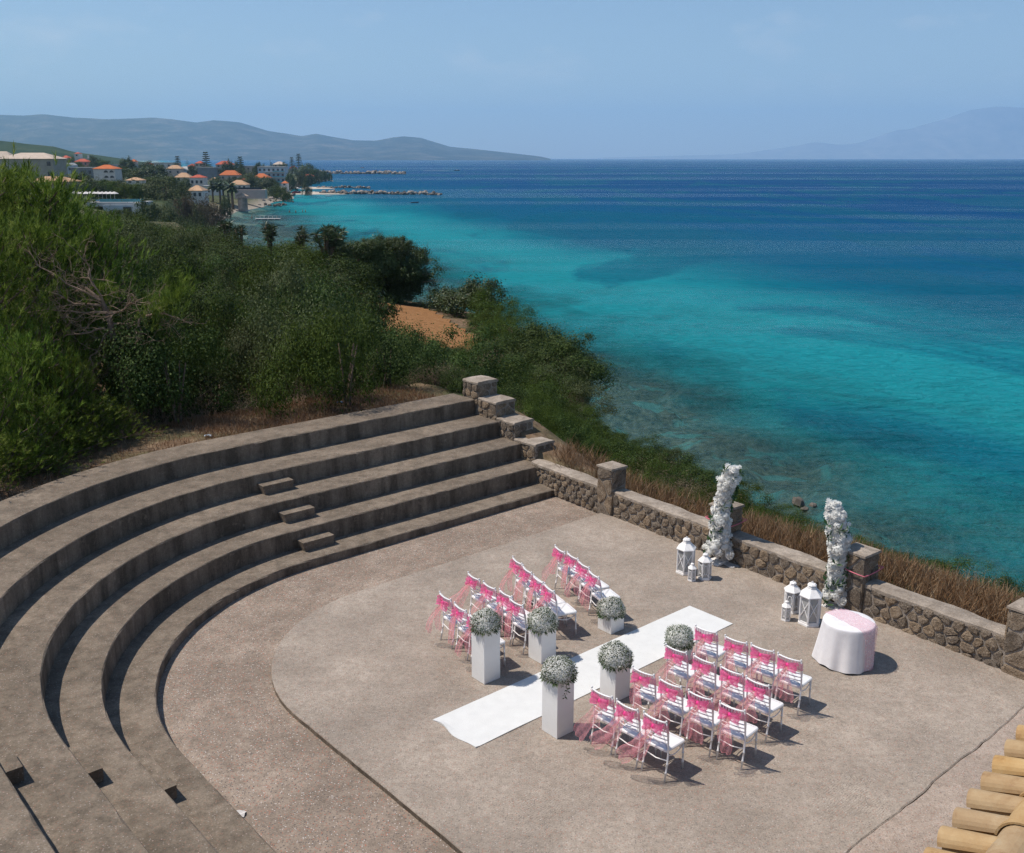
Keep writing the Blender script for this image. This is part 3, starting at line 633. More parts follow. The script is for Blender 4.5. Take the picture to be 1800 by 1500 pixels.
# ------------------------------------------------------------------ haze: even, pale air round the whole scene
hz = NT('sea_haze'); pv = hz.n('ShaderNodeVolumePrincipled')
pv.inputs['Color'].default_value = (0.45, 0.72, 1.0, 1); pv.inputs['Density'].default_value = 6.4e-5; pv.inputs['Anisotropy'].default_value = 0.15
hz.t.links.new(pv.outputs[0], hz.out.inputs['Volume'])
mb = MB(); mb.box((0, 15500, 760), (72000, 38000, 1600)); hb = mb.build('haze', hz.mat)
tag(hb, 'thin pale blue sea haze filling the air over the bay', 'haze', kind='stuff')
# ------------------------------------------------------------------ terraces
def u_path(Rk, a_end=16.72, b_end=-2.0, n=30):
    """front line of a terrace: straight from the parapet, round the corner, straight towards the house"""
    pts = [(a_end, CB - Rk)]
    for s_ in np.linspace(0, 1, 34)[1:-1]: pts.append((a_end + (CA - a_end) * s_, CB - Rk))
    for i in range(n + 1):
        th = math.pi / 2 * i / n; pts.append((CA - Rk * math.sin(th), CB - Rk * math.cos(th)))
    for s_ in np.linspace(0, 1, 40)[1:]: pts.append((CA - Rk, CB + (b_end - CB) * s_))
    return np.array(pts)
TIER = [(5.0, 0.10), (5.74, 0.52), (6.52, 0.94), (7.42, 1.36), (8.45, 1.78)]
RBACK = 9.42
terr = thing('seating_terrace', 'curved grey concrete amphitheatre seating with five stepped tiers', 'amphitheatre', AB(CA, CB, 0))
def terr_local(p): return (p[0] - AB(CA, CB)[0], p[1] - AB(CA, CB)[1], p[2])
for k, (r0, z) in enumerate(TIER):
    r1 = (TIER[k + 1][0] + 0.06) if k < 4 else RBACK
    a_end = 16.72 - (0.0 if k else -0.05)
    f = u_path(r0, a_end); chip = 0.012 + 0.03 * rng.random(len(f)) ** 3; f2 = np.array([u_path(r0 + c_, a_end)[i] for i, c_ in enumerate(chip)]); bk = u_path(r1, a_end); jit = -0.05 * rng.random(len(f)) ** 4
    mb = MB(); V = []
    for i in range(len(f)):
        V += [AB(*f[i], -0.6), AB(*f[i], z - 0.016 + jit[i] * 0.4), AB(*f2[i], z), AB(*bk[i], z + (0.004 if k < 4 else 0.0)), AB(*bk[i], -0.6)]
    V = [terr_local(v) for v in V]; n = len(f)
    mb.mi = 1; mb.add(V, [(i * 5 + 0, i * 5 + 5, i * 5 + 6, i * 5 + 1) for i in range(n - 1)])
    mb.mi = 0; o = len(mb.v); mb.add(V, [(i * 5 + q, i * 5 + 5 + q, i * 5 + 6 + q, i * 5 + 1 + q) for i in range(n - 1) for q in (1, 2, 3)] + [(0, 1, 2, 3, 4), tuple((n - 1) * 5 + q for q in (4, 3, 2, 1, 0))])
    mb.build('kerb' if k == 0 else 'seat_tier', [M['tread'], M['riser']], terr)
def step_block(a0, a1, b0, b1, z0, z1, along='a'):
    mb = MB(); tp = 0.05
    c = [(a0, b0), (a1, b0), (a1, b1), (a0, b1)]
    lo = [AB(a0 + (tp if along == 'a' else 0), b0 + (0 if along == 'a' else tp), 0), AB(a1 - (tp * 0 if along == 'a' else 0), b0, 0), AB(a1, b1 - (0.03), 0), AB(a0 + (tp if along == 'a' else 0), b1 - 0.03, 0)]
    hi = [AB(*q, 0) for q in c]
    o = AB(CA, CB)
    mb.prism([(p[0] - o[0], p[1] - o[1]) for p in lo][::-1], z0, z1, [(p[0] - o[0], p[1] - o[1]) for p in hi][::-1])
    mb.build('step_block', M['tread'], terr)
for k in range(3):                              # blocks set half-way up each riser
    zz = TIER[k][1]; rr = TIER[k + 1][0]
    step_block(9.60, 10.36, CB - rr - 0.02, CB - rr + 0.30, zz + 0.004, zz + 0.215)
    step_block(CA - rr - 0.02, CA - rr + 0.26, -12.55 + 0.05 * k, -11.75 + (0.35 if k == 0 else 0), zz + 0.004, zz + 0.215, 'b')

# ------------------------------------------------------------------ stage floor
def rounded(Rk, a_end, b_end, n=40, jit=0.0):
    P = u_path(Rk, a_end, b_end, n)
    if jit: P = P + (rng.random(P.shape) - 0.5) * jit
    return P
ZF = -0.085
mb = MB()
out = list(u_path(5.06, 17.1, -1.5)) + [(17.1, -1.5)]
mb.prism([tuple(AB(*p)[:2]) for p in out], -0.5, ZF)
struct(mb.build('lower_floor', M['floor']), 'rough concrete floor between the terraces and the raised stage')
ps = rounded(3.22, 16.62, -5.15, 46, 0.010)
edge2 = [(a, -5.15 + 0.10 * (fbm(a * 1.7, 0.3, 4) - 0.5) + 0.05 * (fbm(a * 7, 3.3, 8) - .5)) for a in np.arange(6.5, 16.6, 0.16)]
pl = list(ps[:-1]) + edge2 + [(16.62, -5.15)]
inn = [(CA + (a - CA) * 0.9975, CB + (b - CB) * 0.9975) for a, b in pl]
mb = MB(); n = len(pl)
V = [AB(*p, ZF - 0.1) for p in pl] + [AB(*p, -0.014) for p in pl] + [AB(*p, 0.0) for p in inn]
mb.mi = 1; mb.add(V, [(i, (i + 1) % n, n + (i + 1) % n, n + i) for i in range(n)])
mb.mi = 0; mb.add(V, [(n + i, n + (i + 1) % n, 2 * n + (i + 1) % n, 2 * n + i) for i in range(n)] + [tuple(2 * n + i for i in range(n))])
struct(mb.build('stage_floor', [M['stage'], M['riser']]), 'slightly raised rounded concrete stage with brushed surface')
mb = MB(); q = [(a, b + 0.012 + 0.07 * max(0, fbm(a * 1.3, 9.1, 6) - .45)) for a, b in edge2] + [(17.0, -5.1), (17.0, -1.7), (6.2, -1.7)]
mb.prism([tuple(AB(*p)[:2]) for p in q], ZF - 0.05, ZF + 0.085); struct(mb.build('apron', M['apron']), 'broken paler concrete strip below the tiled wall top')

# ------------------------------------------------------------------ masonry
def voronoi_cells(L, H, area, rg, aspect=1.25):
    n = max(2, int(L * H / area)); pts = []
    cell = math.sqrt(area)
    nc = max(1, int(round(L / (cell * aspect)))); nr = max(1, int(round(H / (cell / aspect * 1.05))))
    for r in range(nr):
        for c in range(nc): pts.append(((c + 0.5 + (0.5 if r % 2 else 0) * 0.8 + (rg.random() - .5) * 0.75) * L / nc, (r + 0.5 + (rg.random() - .5) * 0.6) * H / nr))
    pts = np.array(pts); pts[:, 0] = np.clip(pts[:, 0], 0.03, L - 0.03)
    cells = []
    for i, p in enumerate(pts):
        poly = [(0, 0), (L, 0), (L, H), (0, H)]
        d2 = ((pts - p) ** 2).sum(1); order = np.argsort(d2)[1:16]
        for j in order:
            q = pts[j]; mid = (p + q) / 2; nn = q - p; res = []
            for k in range(len(poly)):
                a, b = np.array(poly[k]), np.array(poly[(k + 1) % len(poly)]); da = (a - mid) @ nn; db = (b - mid) @ nn
                if da <= 0: res.append(tuple(a))
                if da * db < 0: t_ = da / (da - db); res.append(tuple(a + t_ * (b - a)))
            poly = res
            if len(poly) < 3: break
        if len(poly) >= 3: cells.append((p, np.array(poly)))
    return cells
def stone_face(parent, origin, u, nrm, L, H, area, rg, proud=0.035, joint=0.014, origin_off=np.zeros(3), mat='stone'):
    """rubble stones over one face; u along, z up; every stone its own part"""
    u = np.asarray(u, float); nrm = np.asarray(nrm, float); z = np.array([0, 0, 1.0])
    for c, poly in voronoi_cells(L, H, area, rg):
        ctr = poly.mean(0); n = len(poly)
        dirs = poly - ctr; ln = np.linalg.norm(dirs, axis=1)[:, None] + 1e-9
        if ln.min() < 0.02: continue
        p0 = ctr + dirs * (1 - joint / ln) * 1.0
        # densify and roughen the outline
        ring = []
        for k in range(n):
            a, b = p0[k], p0[(k + 1) % n]; ring.append(a * 0.80 + 0.10 * (b + p0[k - 1])); m = (a + b) / 2
            if np.linalg.norm(a - b) > 0.09: ring.append(m + (rg.random(2) - .5) * 0.022)
        ring = np.array(ring); n = len(ring); pr = proud * (0.55 + 0.9 * rg.random())
        lv = [(1.0, -0.02), (0.97, pr * 0.62), (0.80, pr * 0.98), (0.42, pr * (1.0 + 0.25 * rg.random()))]
        V = []
        for s_, h_ in lv:
            for q in ring:
                w = ctr + (q - ctr) * s_; jt = (rg.random() - .5) * 0.014 * (h_ > 0)
                V.append(np.asarray(origin) + u * w[0] + z * w[1] + nrm * (h_ + jt))
        mb = MB(); F = [(i * n + k, i * n + (k + 1) % n, (i + 1) * n + (k + 1) % n, (i + 1) * n + k) for i in range(3) for k in range(n)] + [tuple(3 * n + k for k in range(n))]
        flip = np.dot(np.cross(u, z), nrm) < 0
        mb.add(V, [f[::-1] for f in F] if flip else F)
        mb.build('stone', M[mat], parent)

def rough_cap(mb, p0, u, w, L, W, z0, z1, seg, rg, over=0.0):
    """uneven mortar capping along a wall"""
    A = []; B = []; n = seg + 1
    for i in range(n):
        s_ = L * i / seg; j0 = (fbm(s_ * 2.1 + p0[0] * 3, 1.3, 31, 3) - 0.5) * 0.16; j1 = (fbm(s_ * 2.4 + p0[0] * 3, 7.9, 37, 3) - 0.5) * 0.16; jz = (fbm(s_ * 2.7, p0[1], 41, 3) - .5) * 0.05
        a = np.array(p0) + u * s_ + w * (-over + j0 * 0.55); b = np.array(p0) + u * s_ + w * (W + over + j1 * 0.55)
        A.append([a + [0, 0, z0], a + [0, 0, z1 - 0.02 + jz], a + w * 0.03 + [0, 0, z1 + jz], (a + b) / 2 + [0, 0, z1 + 0.012 + jz * 0.5], b - w * 0.03 + [0, 0, z1 - jz], b + [0, 0, z1 - 0.02 - jz], b + [0, 0, z0]])
    G = np.array(A); m = G.shape[1]; mb.sheet(G)
    mb.add(G[0], [tuple(range(m))]); mb.add(G[-1], [tuple(range(m - 1, -1, -1))])

wall_rg = np.random.default_rng(19)
W0 = AB(16.56, -18.35); W1 = AB(15.86, -4.9)
U = (W1 - W0); WL = np.linalg.norm(U); U = U / WL; NV = np.array([-U[1], U[0], 0.0])
if NV @ AB(1, 0) < 0: NV = -NV                  # points to the sea
def wpt(b, off=0.0, z=0.0):                     # a point on the front line of the parapet at stage coordinate b
    s_ = (b + 18.35) / (-4.9 + 18.35) * WL
    return W0 + U * s_ + NV * off + np.array([0, 0, z]), s_
PIL = [-15.73, -12.25, -9.05, -5.93]; PW = 0.50
WALLH = [0.60, 0.60, 0.58, 0.60, 0.60]
WTH = 0.42
segs = [(-18.3, -15.73), (-15.23, -12.25), (-11.75, -9.05), (-8.55, -5.93), (-5.43, -4.2)]
seg_lab = ['low rubble stone parapet between the terrace end and the first pillar', 'low rubble stone parapet behind the farther lanterns', 'low rubble stone parapet between the two flower columns',
           'low rubble stone parapet right of the round table', 'low rubble stone parapet at the right edge']
for i, (b0, b1) in enumerate(segs):
    p, s0 = wpt(b0); q, s1 = wpt(b1); L = s1 - s0; H = WALLH[i]
    w = thing('parapet_wall', seg_lab[i], 'stone wall', (p[0], p[1], -0.1), group='stone parapet along the cliff')
    z_ = np.array([0, 0, 0.0]); mb = MB()
    c0 = [z_ + NV * 0.02, z_ + U * L + NV * 0.02, z_ + U * L + NV * WTH, z_ + NV * WTH]
    mb.prism([(v[0], v[1]) for v in c0][::-1], 0.0, H + 0.05); mb.build('core', M['mortar'], w)
    mb = MB(); rough_cap(mb, np.zeros(3), U, NV, L, WTH, H + 0.03, H + 0.115, max(6, int(L / 0.12)), wall_rg, 0.0); mb.build('capping', M['coping'], w)
    stone_face(w, np.array([0, 0, 0.02]) + NV * 0.02, U, -NV, L, H + 0.06, 0.048 if i else 0.032, wall_rg)
pil_lab = ['square stone pillar nearest the terraces', 'square stone pillar behind the farther flower column', 'square stone pillar tied with pink ribbon behind the nearer flower column', 'stone pillar cut by the right edge of the picture']
PZ = 1.17
PILP = []
for i, b0 in enumerate(PIL):
    p, s_ = wpt(b0, -0.06); w = thing('stone_pillar', pil_lab[i], 'pillar', (p[0], p[1], -0.12), group='stone pillars of the parapet')
    PILP.append(p); mb = MB(); c = [np.zeros(3) + U * 0.02 + NV * 0.02, U * (PW - .02) + NV * 0.02, U * (PW - .02) + NV * (PW - .02), U * .02 + NV * (PW - .02)]
    mb.prism([(v[0], v[1]) for v in c][::-1], 0, PZ + 0.08); mb.build('core', M['mortar'], w)
    stone_face(w, NV * 0.015 + [0, 0, 0.02], U, -NV, PW, PZ + 0.07, 0.085, wall_rg, 0.022, 0.010)
    stone_face(w, U * (PW - 0.015) + [0, 0, 0.02], NV, U, PW, PZ + 0.07, 0.085, wall_rg, 0.022, 0.010)
    stone_face(w, U * 0.015 + [0, 0, 0.02], NV, -U, PW, PZ + 0.07, 0.085, wall_rg, 0.022, 0.010)
    mb = MB(); t0 = PZ + 0.075; e_ = 0.015
    base = [-U * e_ - NV * e_, U * (PW + e_) - NV * e_, U * (PW + e_) + NV * (PW + e_), -U * e_ + NV * (PW + e_)]
    V = [v + [0, 0, t0] for v in base] + [v * 0.985 + [0, 0, t0 + 0.035 + 0.012 * wall_rg.random()] for v in base] + [U * PW / 2 + NV * PW / 2 + [0, 0, t0 + 0.085]]
    mb.add(V, [(0, 1, 5, 4), (1, 2, 6, 5), (2, 3, 7, 6), (3, 0, 4, 7), (4, 5, 8), (5, 6, 8), (6, 7, 8), (7, 4, 8)]); mb.build('cap', M['coping'], w)
# stepped end wall beside the terraces
SW = thing('stepped_wall', 'stepped stone end wall climbing beside the terraces', 'stone wall', AB(16.74, -18.35, -0.1))
steps = [(-18.36, -19.18, 0.98), (-19.18, -19.92, 1.40), (-19.92, -20.68, 1.82), (-20.68, -21.35, 2.24)]
so = AB(16.74, -18.35, -0.1); SU = np.array([*(-E2), 0.0]); SN = np.array([*E1, 0.0])
for k, (b0, b1, zt) in enumerate(steps):
    o = AB(16.74, b0, 0) - np.array([so[0], so[1], 0]); L = b0 - b1; H = zt + 0.1
    mb = MB(); c = [o + SN * 0.02, o + SU * (L - 0.002) + SN * 0.02, o + SU * (L - 0.002) + SN * 0.68, o + SN * 0.68]
    mb.prism([(v[0], v[1]) for v in c], 0, H - 0.03); mb.build('core', M['mortar'], SW)
    zb = max(0.0, TIER[min(k + 1, 4)][1] - 0.05)
    stone_face(SW, o + SN * 0.015 + [0, 0, zb], SU, -SN, L, H - zb - 0.02, 0.045, wall_rg, 0.03, 0.012)
    zb2 = 0.0 if k == 0 else steps[k - 1][2] + 0.1
    stone_face(SW, o + SU * 0.01 + [0, 0, zb2], SN, -SU, 0.68, H - zb2 - 0.02, 0.075, wall_rg, 0.02, 0.010)
    mb = MB(); rough_cap(mb, o - SU * 0.02, SU, SN, L + 0.01, 0.70, H - 0.035, H + 0.03 + 0.003 * k, 9, wall_rg, 0.01); mb.build('capping', M['coping'], SW)

# ------------------------------------------------------------------ tile-capped wall at the lower right
def tile_mat():
    t = NT('clay_tile'); p = t.pos(); oi = t.n('ShaderNodeObjectInfo'); n = t.noise(p, 5, 5, 0.65, 0.4); f = t.noise(p, 40, 3, 0.6)
    c = t.ramp(n, [(0.28, (0.25, 0.135, 0.055)), (0.42, (0.38, 0.235, 0.105)), (0.62, (0.44, 0.295, 0.145)), (0.78, (0.44, 0.34, 0.21))])
    c = t.mix(t.math('MULTIPLY', t.ramp(t.noise(p, 14, 4, 0.7), [(0.62, (0, 0, 0)), (0.72, (1, 1, 1))]), 0.45), c, (0.33, 0.18, 0.09))
    hs = t.n('ShaderNodeHueSaturation'); t.put(hs.inputs['Color'], c); t.put(hs.inputs['Value'], t.math('ADD', t.math('MULTIPLY', oi.outputs['Random'], 0.22), 0.86)); t.put(hs.inputs['Saturation'], t.math('ADD', t.math('MULTIPLY', oi.outputs['Random'], 0.2), 0.85))
    return t.done(t.bsdf(hs.outputs[0], 0.85, 0.2, t.bump(f, 0.25, 0.01)))
M['tile'] = tile_mat()
def half_tube(L, r0, r1, a0, a1, n=10, th=0.014, lip=0.0):
    """barrel tile along +x, open below"""
    V = []; F = []
    xs = [0.0, L] if not lip else [0.0, 0.045, 0.05, L]
    rs = [r0, r1] if not lip else [r0 + lip, r0 + lip * 0.9, r0, r1]
    for s_ in (0, th):
        for x, r in zip(xs, rs):
            for j in range(n + 1):
                a = a0 + (a1 - a0) * j / n; V.append((x, (r - s_) * math.cos(a), (r - s_) * math.sin(a)))
    m = len(xs); w = n + 1; o = m * w
    for i in range(m - 1):
        for j in range(n):
            F.append((i * w + j, (i + 1) * w + j, (i + 1) * w + j + 1, i * w + j + 1)); F.append((o + i * w + j, o + i * w + j + 1, o + (i + 1) * w + j + 1, o + (i + 1) * w + j))
    for j in range(n):
        F.append((j, j + 1, o + j + 1, o + j)); e = (m - 1) * w; F.append((e + j, o + e + j, o + e + j + 1, e + j + 1))
    for i in range(m - 1):
        F.append((i * w, o + i * w, o + (i + 1) * w, (i + 1) * w)); F.append((i * w + n, (i + 1) * w + n, o + (i + 1) * w + n, o + i * w + n))
    mb = MB(); mb.add(V, F); return mb
t0 = on_z(1640, 1492, 3.66); td = np.array([math.cos(R(47.9)), math.sin(R(47.9)), 0]); tn = np.array([td[1], -td[0], 0])
TW = thing('tiled_wall', 'wall topped with ochre barrel roof tiles at the lower right corner', 'wall', (float(t0[0]), float(t0[1]), -0.05), rz=R(47.9))
# local axes: x along the wall top, y = -tn ... (0,-1) is away from the stage
PITCHT = 0.295; HALF = 0.44; SLOPE = R(17)
mb = MB(); mb.box((1.2, -HALF, 1.72), (9.0, 0.46, 3.42)); mb.build('masonry', M['w_cream'], TW)
mb = MB(); mb.box((1.2, -HALF, 3.47), (9.0, 0.80, 0.09)); mb.build('eave_bed', M['coping'], TW)
cover = half_tube(0.50, 0.105, 0.085, R(8), R(172), 10).mesh('cover_tile', M['tile'], False); pan = half_tube(0.50, 0.105, 0.115, R(200), R(340), 8).mesh('pan_tile', M['tile'], False)
ridge = half_tube(0.52, 0.165, 0.150, R(4), R(176), 14, 0.016, 0.018).mesh('ridge_tile', M['tile'], False)
for side in (1, -1):
    for i in range(-9, 19):
        x = i * PITCHT + 0.005 * math.sin(i * 2.3)
        for me, dx, dz, nm in ((cover, 0.0, 0.055, 'cover_tile'), (pan, PITCHT / 2, 0.105, 'pan_tile')):
            o = link(nm, me, TW); y0 = 0.02 + (rng.random() - .5) * 0.012 if side == 1 else -2 * HALF - 0.02
            o.location = (x + dx, y0, 3.53 + dz); o.rotation_euler = (0, -SLOPE, -math.pi / 2 * side)
for i in range(-6, 12):
    o = link('ridge_tile', ridge, TW); o.location = (i * 0.47 - 0.02, -HALF, 3.685 + 0.004 * (i % 2)); o.rotation_euler = (0, R(-1.2), 0)
# ------------------------------------------------------------------ aisle carpet
mb = MB(); nx_, ny_ = 60, 12
G = np.zeros((nx_ + 1, ny_ + 1, 3))
for i in range(nx_ + 1):
    for j in range(ny_ + 1):
        a = 7.86 + 6.05 * i / nx_; b = -10.87 + 1.0 * j / ny_
        a += 0.03 * math.sin(j * 0.7) * (1 if i == 0 else 0) ; z = 0.012 + 0.004 * (fbm(a * 2, b * 2, 5) - .5)
        if i == 0: z += 0.02 * max(0, math.sin(j / ny_ * 7.0))
        if j == ny_: z += 0.006 * max(0, math.sin(a * 3.1))
        G[i, j] = AB(a, b, z)
mb.sheet(G); m = len(mb.v)
per = [(i, 0) for i in range(nx_ + 1)] + [(nx_, j) for j in range(1, ny_ + 1)] + [(i, ny_) for i in range(nx_ - 1, -1, -1)] + [(0, j) for j in range(ny_ - 1, 0, -1)]
T = [G[i, j] for i, j in per]; n = len(T)
mb.add(T + [t - [0, 0, max(t[2] - 0.003, 0.004)] for t in T], [(i, n + i, n + (i + 1) % n, (i + 1) % n) for i in range(n)])
tag(mb.build('aisle_carpet', M['rug'], smooth=False), 'long white carpet laid along the aisle between the chairs', 'carpet')

# ------------------------------------------------------------------ chairs
def arc_rail(z, y, bow, hw=0.185, n=9):
    return [(-hw + 2 * hw * i / (n - 1), y - bow * (1 - (2 * i / (n - 1) - 1) ** 2), z) for i in range(n)]
def post_y(z): return np.interp(z, [0, .25, .45, .7, .92], [-.245, -.195, -.178, -.200, -.250])
C_ = {}
zs = np.array([0, .12, .123, .13, .137, .14, .24, .243, .25, .257, .26, .45, .60, .703, .71, .717, .8, .92])
rb = np.where(np.isin(zs, [.123, .13, .137, .243, .25, .257, .703, .71, .717]), 0.0175, 0.0135); rb[0] = 0.012
for s_, k in ((-1, 'l'), (1, 'r')):
    mb = MB(); mb.tube([(s_ * (0.185 + 0.008 * (1 - z)), post_y(z), z) for z in zs], rb, 7)
    mb.lathe([(0.008, 0), (0.016, 0.006), (0.014, 0.018), (0.004, 0.026)], 7, (s_ * 0.186, post_y(.92), 0.917)); C_['post' + k] = mb.mesh('back_leg', M['white_chair'], True)
    mb = MB(); z2 = np.array([0, .1, .103, .11, .117, .12, .24, .243, .25, .257, .26, .435]); r2 = np.where(np.isin(z2, [.103, .11, .117, .243, .25, .257]), .0175, .0135)
    mb.tube([(s_ * 0.182, 0.185 + 0.012 * (1 - z / .435), z) for z in z2], r2, 7); C_['leg' + k] = mb.mesh('front_leg', M['white_chair'], True)
    mb = MB(); mb.tube([(s_ * 0.184, -0.185 + 0.37 * t_, 0.385 - 0.055 * math.sin(math.pi * t_)) for t_ in np.linspace(0, 1, 9)], 0.008, 6); C_['side' + k] = mb.mesh('side_stretcher', M['white_chair'], True)
def seat_poly(k):
    P = []; hw_b, hw_f, yb, yf, r = 0.188, 0.208, -0.20, 0.215, 0.045
    for cx_, cy_, a0 in ((hw_f - r, yf - r, 0), (-hw_f + r, yf - r, 90), (-hw_b + r, yb + r, 180), (hw_b - r, yb + r, 270)):
        for i in range(5): a = R(a0 + 22.5 * i); P.append((cx_ + (r + k) * math.cos(a), cy_ + (r + k) * math.sin(a)))
    return P
mb = MB(); L_ = [(-0.008, .418), (0, .424), (0, .447), (-0.012, .460), (-0.06, .466)]
n = 20; V = [(x, y, z) for k, z in L_ for x, y in seat_poly(k)]
mb.add(V, [(i * n + j, i * n + (j + 1) % n, (i + 1) * n + (j + 1) % n, (i + 1) * n + j) for i in range(4) for j in range(n)] + [tuple(range(n - 1, -1, -1)), tuple(4 * n + j for j in range(n))])
C_['seat'] = mb.mesh('seat', M['white_chair'], False)
mb = MB(); mb.tube(arc_rail(.905, post_y(.905), .035), .0125, 7); C_['top'] = mb.mesh('top_rail', M['white_chair'], True)
mb = MB(); mb.tube(arc_rail(.745, post_y(.745), .032), .009, 6); C_['mid'] = mb.mesh('mid_rail', M['white_chair'], True)
mb = MB(); mb.tube([(0, -.0, 0), (0, -.012, .16)], .0065, 6); C_['spin'] = mb.mesh('spindle', M['white_chair'], True)
mb = MB(); mb.tube(arc_rail(0, 0, .028), .0085, 6); C_['slat'] = mb.mesh('slat', M['white_chair'], True)
mb = MB(); mb.tube([(-.18, 0, 0), (0, 0, -.03), (.18, 0, 0)], .0085, 6); C_['str'] = mb.mesh('cross_stretcher', M['white_chair'], True)
def make_chair(loc, rz, label, group):
    t = thing('banquet_chair', label, 'chair', loc, rz, group)
    for k, nm in (('postl', 'back_leg'), ('postr', 'back_leg'), ('legl', 'front_leg'), ('legr', 'front_leg'), ('sidel', 'side_stretcher'), ('sider', 'side_stretcher'), ('seat', 'seat'), ('top', 'top_rail'), ('mid', 'mid_rail')): link(nm, C_[k], t)
    for i in range(7):
        x = -0.142 + 0.0473 * i; link('spindle', C_['spin'], t, (x, post_y(.745) - .032 * (1 - (x / .185) ** 2), .745))
    for z in (.555, .615, .675): link('slat', C_['slat'], t, (0, post_y(z), z))
    link('cross_stretcher', C_['str'], t, (0, .188, .36)); link('cross_stretcher', C_['str'], t, (0, -.19, .30))
    return t

# sashes: organza band, knot, two bow loops, tails
def ribbon(path, width_fn, side, wav=0.0, nw=7, seed=0, fold=5.0):
    P = np.asarray(path, float); n = len(P); G = np.zeros((n, nw, 3)); rg = np.random.default_rng(seed); ph = rg.random() * 6
    T = np.gradient(P, axis=0); T /= np.linalg.norm(T, axis=1)[:, None] + 1e-9
    for i in range(n):
        u = i / (n - 1); s_ = np.asarray(side(u) if callable(side) else side, float); s_ = s_ - T[i] * (s_ @ T[i]); s_ /= np.linalg.norm(s_) + 1e-9
        nn = np.cross(T[i], s_)
        for j in range(nw):
            v = j / (nw - 1) * 2 - 1; G[i, j] = P[i] + s_ * v * width_fn(u) / 2 + nn * wav * math.sin(v * fold + u * 5 + ph) * min(1, u * 4 + .15)
    return G
def make_sash_meshes(seed, tails):
    rg = np.random.default_rng(seed); D = {}
    # band round the upper back
    n = 34; G = np.zeros((n + 1, 8, 3))
    for i in range(n + 1):
        a = 2 * math.pi * i / n; x = 0.212 * math.copysign(abs(math.cos(a)) ** 0.55, math.cos(a)); bow = 0.034 * (1 - (x / .212) ** 2)
        for j in range(8):
            v = j / 7; z = 0.735 + 0.150 * v + 0.012 * math.sin(a * 3 + seed + v * 3) * (1 - v * .5); pull = max(0, math.sin(-a)) ** 3
            z = z + (0.81 - z) * 0.55 * pull
            y = post_y(z) - bow + 0.024 * math.sin(a) + 0.006 * math.sin(v * 14 + a * 5)
            G[i, j] = (x, y, z)
    mb = MB(); mb.sheet(G); D['band'] = mb.mesh('band', M['organza'], True)
    K = np.array([0.015 * (rg.random() - .5), post_y(.81) - 0.075, 0.805])
    mb = MB(); prof = [(0.006, -.034), (.024, -.024), (.030, -.006), (.027, .014), (.018, .028), (.005, .034)]
    mb.lathe(prof, 9, K); mb.v = [(x + .006 * math.sin(9 * z * 20 + y * 60), y, z + .004 * math.sin(x * 200)) for x, y, z in mb.v]; D['knot'] = mb.mesh('knot', M['knot'], True)
    loops = []
    for s_ in (-1, 1):
        tilt = 0.04 * (rg.random() - .35); path = []
        for i in range(15):
            a = 2 * math.pi * i / 14; rr = 0.5 - 0.5 * math.cos(a)
            path.append(K + np.array([s_ * (0.010 + 0.145 * rr), -0.012 - 0.045 * math.sin(a) * 0.9, tilt * rr - 0.018 * rr + 0.018 * math.sin(a)]))
        G = ribbon(path, lambda u: 0.045 + 0.125 * math.sin(math.pi * u) ** 0.8, (0, 0.25, 1), 0.012, 7, seed + s_, 7)
        mb = MB(); mb.sheet(G); loops.append(mb.mesh('bow_loop', M['organza_bow'], True))
    D['loops'] = loops; tl = []
    for q, (dx, dy, zend, w) in enumerate(tails):
        path = []
        for u in np.linspace(0, 1, 16):
            path.append(K + np.array([dx * u ** 1.25 + 0.02 * math.sin(u * 6 + q + seed), -0.02 - (0.05 + dy) * math.sin(u * 1.5) , (zend - K[2]) * u ** 1.05]))
        G = ribbon(path, lambda u: 0.035 + 1.05 * w * u ** 0.7 * (1.0 - 0.35 * max(0, u - .85) / .15), (1, 0.25 * (q - .5), 0), 0.020, 9, seed * 3 + q, 6)
        mb = MB(); mb.sheet(G); mb2 = []
        e = [G[i, 0] for i in range(16)] + [G[15, j] for j in range(1, 9)] + [G[i, 8] for i in range(14, -1, -1)]
        mb.tube(e, 0.0032, 4, False)
        tl.append(mb.mesh('tail', M['organza_thin'], True))
    D['tails'] = tl; return D
SASH = [make_sash_meshes(1, [(-.16, .16, .28, .20), (.03, .06, .36, .17)]), make_sash_meshes(2, [(-.08, .10, .34, .16), (.10, .08, .30, .18)]), make_sash_meshes(3, [(-.05, .05, .42, .20), (.07, .12, .33, .15)]),
        make_sash_meshes(4, [(-.34, .20, .30, .22), (-.10, .12, .36, .18)]), make_sash_meshes(5, [(-.22, .12, .22, .24), (.06, .05, .45, .14)])]
def make_sash(loc, rz, kind, label, group):
    D = SASH[kind]; t = thing('chair_sash', label, 'sash', loc, rz, group)
    link('band', D['band'], t); link('knot', D['knot'], t)
    for m in D['loops']: link('bow_loop', m, t)
    for m in D['tails']: link('tail', m, t)

